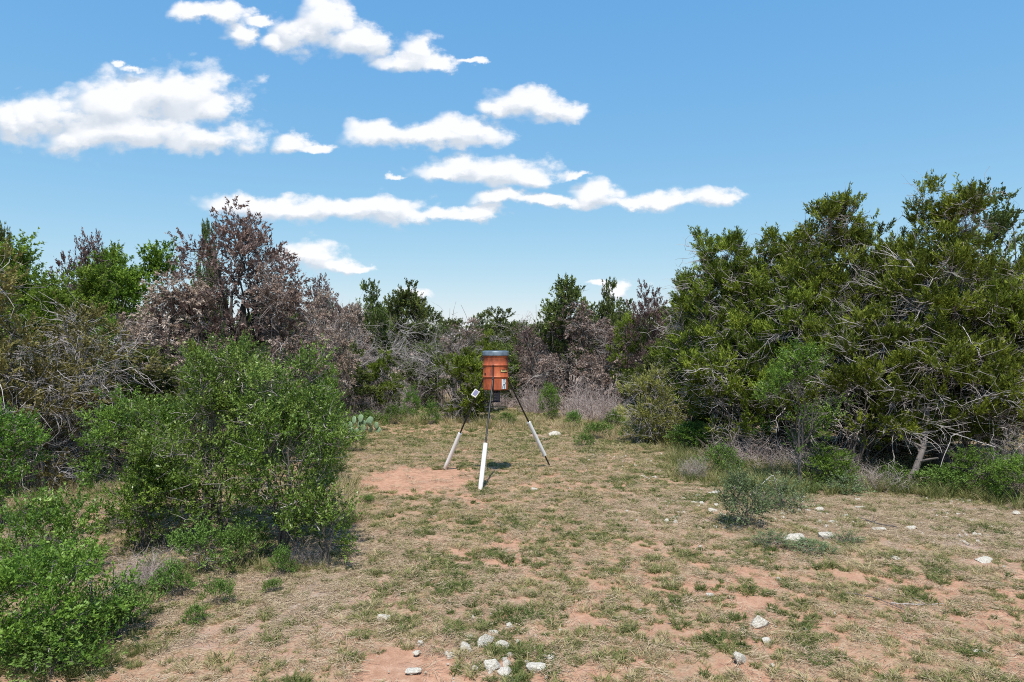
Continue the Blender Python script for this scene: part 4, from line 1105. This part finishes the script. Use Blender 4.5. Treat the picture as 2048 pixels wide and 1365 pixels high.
def feeder():
    DX, DY = -.38, 15.85
    g0 = float(gh(DX, DY))
    e = empty('game_feeder', (DX, DY, g0))
    tag(e, 'orange-red rusty barrel game feeder on a tripod with white leg sleeves', 'game feeder')
    # barrel
    m, nt, b = new_mat('barrel_paint'); N, L = nt.nodes, nt.links
    tc = N.new('ShaderNodeTexCoord')
    n1 = N.new('ShaderNodeTexNoise'); n1.inputs['Scale'].default_value = 6.5; n1.inputs['Detail'].default_value = 9; n1.inputs['Roughness'].default_value = .65
    mp = N.new('ShaderNodeMapping'); mp.inputs['Scale'].default_value = (1, 1, .45); L.new(tc.outputs['Object'], mp.inputs[0]); L.new(mp.outputs[0], n1.inputs['Vector'])
    c1 = ramp(nt, n1.outputs['Fac'], [(.30, (.09, .036, .024)), (.44, (.29, .072, .032)), (.57, (.48, .108, .038)), (.75, (.56, .19, .065))])
    # smeared dark stain high on the barrel and rust at the bottom rim
    sp = N.new('ShaderNodeSeparateXYZ'); L.new(tc.outputs['Object'], sp.inputs[0])
    st = ramp(nt, sp.outputs[2], [(0.0, (0, 0, 0)), (1, (1, 1, 1))])
    mr = N.new('ShaderNodeMapRange'); mr.inputs[1].default_value = .10; mr.inputs[2].default_value = 0.0; mr.inputs[4].default_value = 1
    # distance of height from the stain band at z = 2.64
    ab = N.new('ShaderNodeMath'); ab.operation = 'SUBTRACT'; ab.inputs[1].default_value = 2.655; L.new(sp.outputs[2], ab.inputs[0])
    ab2 = N.new('ShaderNodeMath'); ab2.operation = 'ABSOLUTE'; L.new(ab.outputs[0], ab2.inputs[0])
    L.new(ab2.outputs[0], mr.inputs[0]); mr.inputs[1].default_value = .07
    n2 = N.new('ShaderNodeTexNoise'); n2.inputs['Scale'].default_value = 14; n2.inputs['Detail'].default_value = 5; L.new(tc.outputs['Object'], n2.inputs['Vector'])
    mm = N.new('ShaderNodeMath'); mm.operation = 'MULTIPLY'; L.new(mr.outputs[0], mm.inputs[0]); L.new(n2.outputs['Fac'], mm.inputs[1])
    mx = N.new('ShaderNodeMix'); mx.data_type = 'RGBA'; L.new(mm.outputs[0], mx.inputs[0]); L.new(c1, mx.inputs[6]); mx.inputs[7].default_value = (.10, .035, .02, 1)
    L.new(mx.outputs[2], b.inputs['Base Color'])
    b.inputs['Roughness'].default_value = .5; b.inputs['Specular IOR Level'].default_value = .45
    r = .29
    prof = [(.0, 1.975), (r - .03, 1.965), (r - .01, 1.962), (r + .004, 1.972), (r + .002, 1.99)]
    for zc in (2.268, 2.535):
        prof += [(r, zc - .035), (r + .001, zc - .018), (r + .014, zc - .010), (r + .017, zc - .002), (r + .009, zc + .012), (r, zc + .026)]
    prof += [(r, 2.74), (r + .004, 2.748)]
    bar = pm('barrel', *revolve(prof, 64), m, e, True)
    # lid
    lm = simple('lid_metal', (.20, .24, .28), .42, .35, noise=(9, (.13, .16, .19)))
    lp = [(r + .016, 2.752), (r + .016, 2.846), (r + .010, 2.854), (r - .04, 2.864), (r - .06, 2.857), (0, 2.862)]
    pm('lid', *revolve(lp, 64), lm, e, True)
    pm('lid_rim', *revolve([(r + .017, 2.754), (r + .022, 2.757), (r + .022, 2.768), (r + .017, 2.771)], 64), lm, e)
    # sticker: white with dark arch shape, wrapped round the barrel
    wm = simple('sticker_paper', (.80, .82, .84), .5); dm = simple('sticker_ink', (.035, .06, .11), .5)
    ym = simple('logo_yellow', (.72, .58, .22), .5); bk = simple('logo_black', (.03, .02, .015), .5)

    def patch(a0, a1, z0, z1, rr, poly=None, seg=10):
        """curved patch at azimuths (degrees) a0..a1"""
        V, F = [], []
        for i in range(seg + 1):
            a = R(a0 + (a1 - a0) * i / seg)
            for z in (z0, z1): V.append((rr * math.cos(a), rr * math.sin(a), z))
        for i in range(seg): F.append((2 * i, 2 * i + 2, 2 * i + 3, 2 * i + 1))
        return V, F

    def strokes(lines, a0, a1, z0, z1, rr, wd):
        """pen lines on the barrel skin; each a list of (s, t) in 0..1"""
        V, F = [], []
        for ln in lines:
            P = [(R(a0 + (a1 - a0) * s), z0 + (z1 - z0) * t) for s, t in ln]
            base = len(V)
            for i, (a, z) in enumerate(P):
                p, q = P[max(i - 1, 0)], P[min(i + 1, len(P) - 1)]
                dx, dz = (q[0] - p[0]) * rr, q[1] - p[1]; l_ = math.hypot(dx, dz) or 1
                ox, oz = -dz / l_ * wd, dx / l_ * wd
                for s_ in (-1, 1): V.append((rr * math.cos(a + s_ * ox / rr), rr * math.sin(a + s_ * ox / rr), z + s_ * oz))
            for i in range(len(P) - 1): F.append((base + 2 * i, base + 2 * i + 2, base + 2 * i + 3, base + 2 * i + 1))
        return V, F
    stk = pm('sticker', *patch(-60, -34, 1.99, 2.215, r + .0035), wm, bar)
    stroke_arch = [[(.18 + .27 * (1 - math.cos(t)), .05 + .42 * math.sin(t)) for t in np.linspace(0, 1.6, 10)], [(.46, .47), (.60, .46), (.60, .25), (.60, .03)]]
    pm('sticker_print', *strokes(stroke_arch + [[(.45, .85), (.45, .62)], [(.75, .62), (.9, .62)], [(.75, .54), (.88, .54)], [(.3, .93), (.8, .93)]], -60, -34, 1.99, 2.215, r + .006, .009), dm, bar)
    pm('logo_backing', *patch(-66, -26, 2.365, 2.435, r + .003), bk, bar)
    lines = []
    for k in range(7):      # looping script, unreadable in the photograph too
        s0 = .06 + k * .13; hh_ = .95 if k in (0, 4) else .68
        lines.append([(s0, .2), (s0 + .03, hh_), (s0 + .07, hh_ - .12), (s0 + .05, .25), (s0 + .13, .32)])
    pm('logo', *strokes(lines, -66, -26, 2.365, 2.435, r + .006, .006), ym, bar)
    # small dark plate on the left of the barrel
    pm('dark_mark', *patch(-150, -139, 2.30, 2.36, r + .003, seg=4), bk, bar)
    # legs
    black = simple('leg_black_paint', (.014, .014, .016), .38, .0, .5)
    greyleg = simple('leg_dark_grey_paint', (.022, .024, .028), .45, .0, .3)
    white = simple('white_plastic_pipe', (.82, .81, .79), .45, noise=(6, (.76, .74, .71)))
    nt = white.node_tree; N, L = nt.nodes, nt.links; bw = N['Principled BSDF']
    src = bw.inputs['Base Color'].links[0].from_socket
    tc = N.new('ShaderNodeTexCoord'); sp2 = N.new('ShaderNodeSeparateXYZ'); L.new(tc.outputs['Object'], sp2.inputs[0])
    nz = N.new('ShaderNodeTexNoise'); nz.inputs['Scale'].default_value = 22; nz.inputs['Detail'].default_value = 5; L.new(tc.outputs['Object'], nz.inputs['Vector'])
    ma = N.new('ShaderNodeMath'); ma.operation = 'MULTIPLY_ADD'; ma.inputs[1].default_value = .5; L.new(nz.outputs['Fac'], ma.inputs[0])
    ms = N.new('ShaderNodeMath'); ms.operation = 'MULTIPLY'; ms.inputs[1].default_value = -1.6; L.new(sp2.outputs[2], ms.inputs[0]); L.new(ms.outputs[0], ma.inputs[2])
    cr = ramp(nt, ma.outputs[0], [(0.0, (0, 0, 0)), (.30, (.75, .75, .75))])
    mm2 = N.new('ShaderNodeMix'); mm2.data_type = 'RGBA'; L.new(cr, mm2.inputs[0]); L.new(src, mm2.inputs[6]); mm2.inputs[7].default_value = (.45, .27, .18, 1)
    L.new(mm2.outputs[2], bw.inputs['Base Color'])
    feet = [((-.66, 14.12), (.605, 1.0), greyleg), ((-1.64, 16.6), (.60, .985), black), ((.95, 16.82), (.49, .86), black)]
    for (fx, fy), (s0, s1), mt in feet:
        fx2, fy2 = fx - DX, fy - DY
        az = math.atan2(fy2, fx2)
        rr = r + .022
        top = np.array([rr * math.cos(az), rr * math.sin(az), 2.26])
        foot = np.array([fx2, fy2, float(gh(fx, fy)) - g0 - .02])
        leg = rod('leg', top, foot, .019, mt, e)
        rod('bracket', (top[0], top[1], 2.55), (top[0], top[1], 1.955), .013, black, leg, 10)
        rod('sleeve', top + (foot - top) * s0, top + (foot - top) * s1, .048, white, leg, 24, False)
        rod('sleeve_cap', top + (foot - top) * (s0 + .001), top + (foot - top) * (s0 + .004), .047, white, leg, 24)
        rod('bolt', top + (foot - top) * .02 + np.array([0, -.03, 0]), top + (foot - top) * .02 + np.array([0, .03, 0]), .012, mt, leg, 8)
        # clamp near the bottom of the sleeve
        if s1 < .9:
            c = top + (foot - top) * s1
            rod('clamp', c - np.array([.06, 0, 0]), c + np.array([.03, 0, 0]), .014, black, leg, 8)
        if fx < -1:
            q = top + (foot - top) * .175
            tq = norm(foot - top)
            sp_ = empty('solar_panel', tuple(q + np.array([-.04, -.055, 0])))
            sp_.parent = e; sp_.rotation_euler = (R(-38), R(0), R(-14))
            fr = simple('panel_frame', (.58, .57, .53), .5)
            cell = simple('panel_cells', (.16, .16, .30), .35, .0)
            V, F = box_vf(.135, .03, .19)
            bm = bmesh.new()
            vs = [bm.verts.new(v) for v in V]
            for f in F: bm.faces.new([vs[i] for i in f])
            bmesh.ops.recalc_face_normals(bm, faces=bm.faces)
            bmesh.ops.bevel(bm, geom=bm.edges[:], offset=.005, segments=2, affect='EDGES')
            me = bpy.data.meshes.new('frame'); bm.to_mesh(me); bm.free(); me.materials.append(fr); link('panel_frame', me, sp_)
            ip = pm('panel_cells', *box_vf(.09, .008, .135, (0, -.0175, .006)), cell, sp_)
            sp_.rotation_euler = (R(-30), R(32), R(-8))
            rod('panel_arm', q, q + np.array([-.04, -.045, -.01]), .010, black, leg, 8)
    # timer box under the barrel with louvres
    dk = simple('timer_box_plastic', (.03, .025, .04), .5); lv = simple('louvre_plastic', (.16, .15, .19), .5)
    tb = pm('timer_box', *box_vf(.165, .15, .20, (.02, -.02, 1.80)), dk, e)
    for k in range(8):
        pm('louvre', *box_vf(.15, .012, .007, (.02, -.099, 1.725 + k * .0215)), lv, tb)
    pm('funnel', *revolve([(.16, 1.965), (.045, 1.90), (.045, 1.895)], 32), dk, e, True)
    pm('spinner_plate', *revolve([(0, 1.672), (.11, 1.672), (.12, 1.685), (.12, 1.688)], 32), dk, e)
    rod('spinner_shaft', (0, 0, 1.70), (0, 0, 1.665), .012, dk, e, 8)
    # thin wire guard hanging round the spinner
    wire = simple('guard_wire', (.10, .10, .09), .4, .8)
    G = Geo(); P = []; seg = 33
    zs = np.linspace(1.56, 1.95, 7)
    th = np.linspace(0, 2 * np.pi, seg)
    rings = np.stack([np.stack([.27 * np.cos(th), .27 * np.sin(th), np.full(seg, z)], -1) for z in zs])
    G.tubes(rings, np.full(rings.shape[:2], .0014), 4)
    th2 = np.linspace(0, 2 * np.pi, 25)[:-1]
    vert = np.stack([np.stack([np.full(3, .27 * math.cos(a)), np.full(3, .27 * math.sin(a)), np.array([1.56, 1.75, 1.96])], -1) for a in th2])
    G.tubes(vert, np.full(vert.shape[:2], .0014), 4)
    th3 = np.linspace(-.25, .25, 9)
    fl = [[(s, -math.sqrt(.073 - s * s), 1.56), (s, 0, 1.56), (s, math.sqrt(.073 - s * s), 1.56)] for s in th3] + [[(-math.sqrt(.073 - s * s), s, 1.56), (0, s, 1.56), (math.sqrt(.073 - s * s), s, 1.56)] for s in th3]
    G.tubes(np.array(fl), np.full((18, 3), .0014), 4)
    link('wire_guard', G.mesh('wire_guard', wire), e)
    rim = Geo(); rim.tubes(rings[:1], np.full((1, seg), .004), 6); link('guard_rim', rim.mesh('guard_rim', wire), e)


feeder()


# ------------------------------------------------------------------ grass, straw litter, gravel (nobody could count them)
def tuft_mesh(name, seed, n, L0, spread, lean, tone_lo, tone_hi, wd=.0042, mat='grass'):
    g = rng_(seed); G = Geo()
    a = g.random(n) * 6.283; r = spread * np.sqrt(g.random(n))
    p0 = np.stack([np.cos(a) * r, np.sin(a) * r, np.full(n, -.01)], -1)
    L_ = L0 * (.45 + .75 * g.random(n))
    out = norm(p0 * np.array([1, 1, 0]) + g.normal(size=(n, 3)) * np.array([.5, .5, 0]) * spread)
    d = norm(out * lean * (.3 + g.random(n))[:, None] + UP)
    p1 = p0 + d * (L_ * .55)[:, None]
    d2 = norm(d + out * lean * .9 - UP * .25 * lean)
    p2 = p1 + d2 * (L_ * .45)[:, None]
    p2[:, 2] = np.maximum(p2[:, 2], .004)
    sd = norm(np.cross(d, g.normal(size=(n, 3))))
    w0 = wd * (.7 + .6 * g.random(n))[:, None]
    V = np.stack([p0 - sd * w0, p0 + sd * w0, p1 - sd * w0 * .8, p1 + sd * w0 * .8, p2 - sd * w0 * .15, p2 + sd * w0 * .15], 1).reshape(-1, 3)
    b_ = np.arange(n)[:, None] * 6
    F = np.concatenate([b_ + np.array([0, 1, 3, 2]), b_ + np.array([2, 3, 5, 4])])
    G.add(V, F, np.repeat(tone_lo + (tone_hi - tone_lo) * g.random(n), 6))
    return G.mesh(name, M[mat])


def scatter(name, protos, pts, scale, idx, tone, label, cat, group=None):
    me = bpy.data.meshes.new(name); me.vertices.add(len(pts)); me.vertices.foreach_set('co', pts.astype(np.float32).ravel())
    for nm, arr, ty in (('sc', scale, 'FLOAT'), ('rz', rng_(3).random(len(pts)) * 6.283, 'FLOAT'), ('hue', tone, 'FLOAT'), ('idx', idx, 'INT')):
        a = me.attributes.new(nm, ty, 'POINT'); a.data.foreach_set('value', np.asarray(arr, np.int32 if ty == 'INT' else np.float32))
    o = link(name, me)
    ng = bpy.data.node_groups.new(name, 'GeometryNodeTree'); N, L = ng.nodes, ng.links
    ng.interface.new_socket('Geometry', in_out='INPUT', socket_type='NodeSocketGeometry')
    ng.interface.new_socket('Geometry', in_out='OUTPUT', socket_type='NodeSocketGeometry')
    gi, go = N.new('NodeGroupInput'), N.new('NodeGroupOutput')
    gti = N.new('GeometryNodeGeometryToInstance')
    for p in protos[::-1]:
        oi = N.new('GeometryNodeObjectInfo'); oi.inputs[0].default_value = p; L.new(oi.outputs['Geometry'], gti.inputs[0])
    iop = N.new('GeometryNodeInstanceOnPoints'); iop.inputs['Pick Instance'].default_value = True
    L.new(gi.outputs[0], iop.inputs['Points']); L.new(gti.outputs[0], iop.inputs['Instance'])

    def att(n, ty):
        a = N.new('GeometryNodeInputNamedAttribute'); a.data_type = ty; a.inputs[0].default_value = n; return a.outputs['Attribute']
    L.new(att('idx', 'INT'), iop.inputs['Instance Index'])
    cb = N.new('ShaderNodeCombineXYZ'); L.new(att('rz', 'FLOAT'), cb.inputs[2]); L.new(cb.outputs[0], iop.inputs['Rotation'])
    L.new(att('sc', 'FLOAT'), iop.inputs['Scale'])
    L.new(iop.outputs[0], go.inputs[0])
    md = o.modifiers.new('scatter', 'NODES'); md.node_group = ng
    tag(o, label, cat, group, 'stuff')
    return o


def grass_mat(name, stops):
    """blade colour from the blade's own tone and the tuft's shade of green or straw"""
    m, nt, b = new_mat(name); N, L = nt.nodes, nt.links
    at = N.new('ShaderNodeAttribute'); at.attribute_name = 'tone'
    ah = N.new('ShaderNodeAttribute'); ah.attribute_name = 'hue'; ah.attribute_type = 'INSTANCER'
    ad = N.new('ShaderNodeMath'); ad.operation = 'MULTIPLY_ADD'; ad.inputs[1].default_value = .35
    L.new(at.outputs['Fac'], ad.inputs[0]); L.new(ah.outputs['Fac'], ad.inputs[2])
    c = ramp(nt, ad.outputs[0], stops)
    L.new(c, b.inputs['Base Color']); b.inputs['Roughness'].default_value = .6; b.inputs['Specular IOR Level'].default_value = .25
    tr = N.new('ShaderNodeBsdfTranslucent'); L.new(c, tr.inputs['Color'])
    mx = N.new('ShaderNodeMixShader'); mx.inputs[0].default_value = .3
    L.new(b.outputs[0], mx.inputs[1]); L.new(tr.outputs[0], mx.inputs[2]); L.new(mx.outputs[0], N['Material Output'].inputs[0])
    return m


M['grass'] = grass_mat('grass_blades', [(0.0, (.060, .10, .025)), (.35, (.15, .19, .05)), (.65, (.31, .30, .115)), (.95, (.53, .43, .25))])


def bank(ms):
    return [bpy.data.objects.new(m.name, m) for m in ms]      # shapes for the scatter only


TUFTS = bank([tuft_mesh('tuft_a', 1, 44, .085, .05, .9, 0, 1), tuft_mesh('tuft_b', 2, 36, .06, .06, 1.4, 0, 1), tuft_mesh('tuft_c', 3, 56, .11, .05, .7, 0, 1),
              tuft_mesh('tuft_d', 4, 30, .045, .075, 1.8, .1, 1), tuft_mesh('tuft_e', 5, 60, .13, .08, 1.0, 0, 1)])
g = rng_(42)
nC = 525000
# candidate points, evenly over the visible wedge of the clearing
dd = np.sqrt(g.random(nC) * (36.0 ** 2 - 4.8 ** 2) + 4.8 ** 2)
xx = (g.random(nC) * 2 - 1) * 1.0 * dd
keep = g.random(nC) < np.clip(1.5 - dd / 24, .12, 1)
dd, xx = dd[keep], xx[keep]
ba, li, pa = zones(xx, dd)
n2 = fbm(xx, dd, 2.1, 4, 61); n1 = fbm(xx, dd, .5, 3, 71); n4 = fbm(xx, dd, 5.5, 2, 15)
n5 = fbm(xx, dd, 11, 2, 35)
dens = .52 + (n2 - .5) * .8 + (n4 - .5) * 1.6 + (n5 - .5) * 2.4 + (n1 - .5) * .3
band = np.exp(-((dd - 19) / 3.5) ** 2) * (np.abs(xx + .3) < 5.5)
dens = dens + band * .25 - ba * 1.35 - li * .22
dens = dens + .3 * ell(xx, dd, 0, 10.2, 1.6, 3.0, .5)
k = g.random(len(dens)) < dens
xx, dd, n1, n2, li, ba, band = xx[k], dd[k], n1[k], n2[k], li[k], ba[k], band[k]
pts = np.stack([xx, dd, gh(xx, dd) - .004], -1)
green = fbm(xx, dd, 1.3, 3, 90)
hue = .55 - (green - .5) * 1.0 - (n4[k] - .5) * .5 + g.normal(size=len(xx)) * .26 - .10 * np.exp(-((xx - .2) ** 2) / 2.5) * (dd < 13)
hue = np.clip(hue, .05, .95)
sc = (.28 + .66 * g.random(len(xx)) ** 1.8) * (1 + .5 * np.clip((n2 - .5) * 2, 0, 1))
sc *= np.where(dd > 19, 1.3, 1.0) * np.where(dd > 26, 1.7, 1.0)
scatter('grass', TUFTS, pts, sc, g.integers(0, 5, len(xx)), hue, 'short patchy grass, green and straw coloured, over the clearing', 'grass')

# taller rank grass round the edge of the clearing
TALL = bank([tuft_mesh('tall_a', 11, 60, .34, .10, .55, 0, 1, .005), tuft_mesh('tall_b', 12, 50, .26, .12, .9, 0, 1, .005), tuft_mesh('tall_c', 13, 70, .42, .12, .5, .1, 1, .005)])
pt, hu = [], []
EDGE = [  # line of picture positions, spread across, count, hue
    ([(1360, 905), (1400, 960), (1560, 985), (1700, 975), (1850, 985), (2060, 1010)], .55, 460, .30),
    ([(1330, 880), (1420, 930), (1600, 955), (1800, 950), (2060, 960)], .9, 500, .35),
    ([(690, 850), (760, 840), (860, 845), (960, 850), (1060, 848), (1180, 860), (1300, 880)], 1.6, 420, .70),
    ([(700, 810), (860, 800), (1010, 805), (1200, 800), (1350, 815)], 3.0, 700, .85),
    ([(120, 1000), (170, 960), (90, 940)], 1.2, 200, .6),
    ([(200, 1240), (300, 1190), (400, 1130), (560, 1140), (660, 1120)], .35, 170, .35),
    ([(60, 1320), (160, 1330), (260, 1300)], .3, 110, .35),
    ([(690, 960), (680, 1010), (690, 1060)], .3, 60, .7)]
for line, sp_, n, hu0 in EDGE:
    P = np.array([W(*p) for p in line]); t = g.random(n) * (len(P) - 1)
    x = np.interp(t, np.arange(len(P)), P[:, 0]) + g.normal(size=n) * sp_ * .5
    y = np.interp(t, np.arange(len(P)), P[:, 1]) + g.normal(size=n) * sp_ * .5
    pt.append(np.stack([x, y, gh(x, y) - .01], -1)); hu.append(np.clip(hu0 + g.normal(size=n) * .2, .02, 1))
pt = np.concatenate(pt); hu = np.concatenate(hu)
scatter('tall_grass', TALL, pt, (.45 + .6 * g.random(len(pt))) * np.where(pt[:, 1] < 11, .5, 1.0), g.integers(0, 3, len(pt)), hu, 'taller rank grass fringing the clearing under the trees', 'grass')


# flat straw litter
def litter_mesh(name, seed, n, rad, L0):
    g = rng_(seed); G = Geo(); a = g.random(n) * 6.283; r = rad * np.sqrt(g.random(n))
    p = np.stack([np.cos(a) * r, np.sin(a) * r, .004 + .02 * g.random(n)], -1)
    th = g.random(n) * 6.283; L_ = L0 * (.4 + .9 * g.random(n))
    d = np.stack([np.cos(th), np.sin(th), g.normal(size=n) * .12], -1)
    p2 = p + d * L_[:, None]; pmid = (p + p2) / 2 + g.normal(size=(n, 3)) * .006
    G.tubes(bez(p, pmid, p2, 3), np.full((n, 3), .0018), 3, .2 + .8 * g.random(n))
    return G.mesh(name, M['straw'])


LIT = bank([litter_mesh('litter_a', 21, 34, .12, .09), litter_mesh('litter_b', 22, 26, .10, .13), litter_mesh('litter_c', 23, 40, .14, .07)])
n = 60000
dd = np.sqrt(g.random(n) * (22.0 ** 2 - 4.8 ** 2) + 4.8 ** 2); xx = (g.random(n) * 2 - 1) * .8 * dd
ba, li, pa = zones(xx, dd)
k = g.random(n) < (.16 + .6 * li) * (1 - .85 * np.clip(ba, 0, 1)) * (.6 + fbm(xx, dd, 3, 2, 4) * .8)
xx, dd = xx[k], dd[k]
scatter('straw_litter', LIT, np.stack([xx, dd, gh(xx, dd) + .004], -1), .6 + .7 * g.random(len(xx)), g.integers(0, 3, len(xx)), np.zeros(len(xx)), 'grey straw and twig litter lying on the soil', 'litter')

# gravel
peb = bank(RMS[:4])
n = 22000
dd = np.sqrt(g.random(n) * (22.0 ** 2 - 4.8 ** 2) + 4.8 ** 2); xx = (g.random(n) * 2 - 1) * .8 * dd
ba, li, pa = zones(xx, dd)
strip = ell(xx, dd, 7.0, 12.6, 4.8, 2.2, .3) * .8 + ell(xx, dd, 3.6, 18.6, 1.7, 3.2, .3) * .7
cx, cy = W(985, 1310)
strip = np.maximum(strip, ell(xx, dd, cx, cy, .8, .7, .5) * .6)
k = g.random(n) < .022 + strip * np.clip((fbm(xx, dd, 1.8, 2, 8) - .42) * 5, 0, 1)
xx, dd = xx[k], dd[k]
sz = (.010 + .042 * g.random(len(xx)) ** 2.8) * np.where(strip[k] > .25, 1, .55)
scatter('gravel', peb, np.stack([xx, dd, gh(xx, dd) + .003], -1), sz, g.integers(0, 4, len(xx)), np.zeros(len(xx)), 'small white limestone crumbs scattered over the soil', 'gravel')
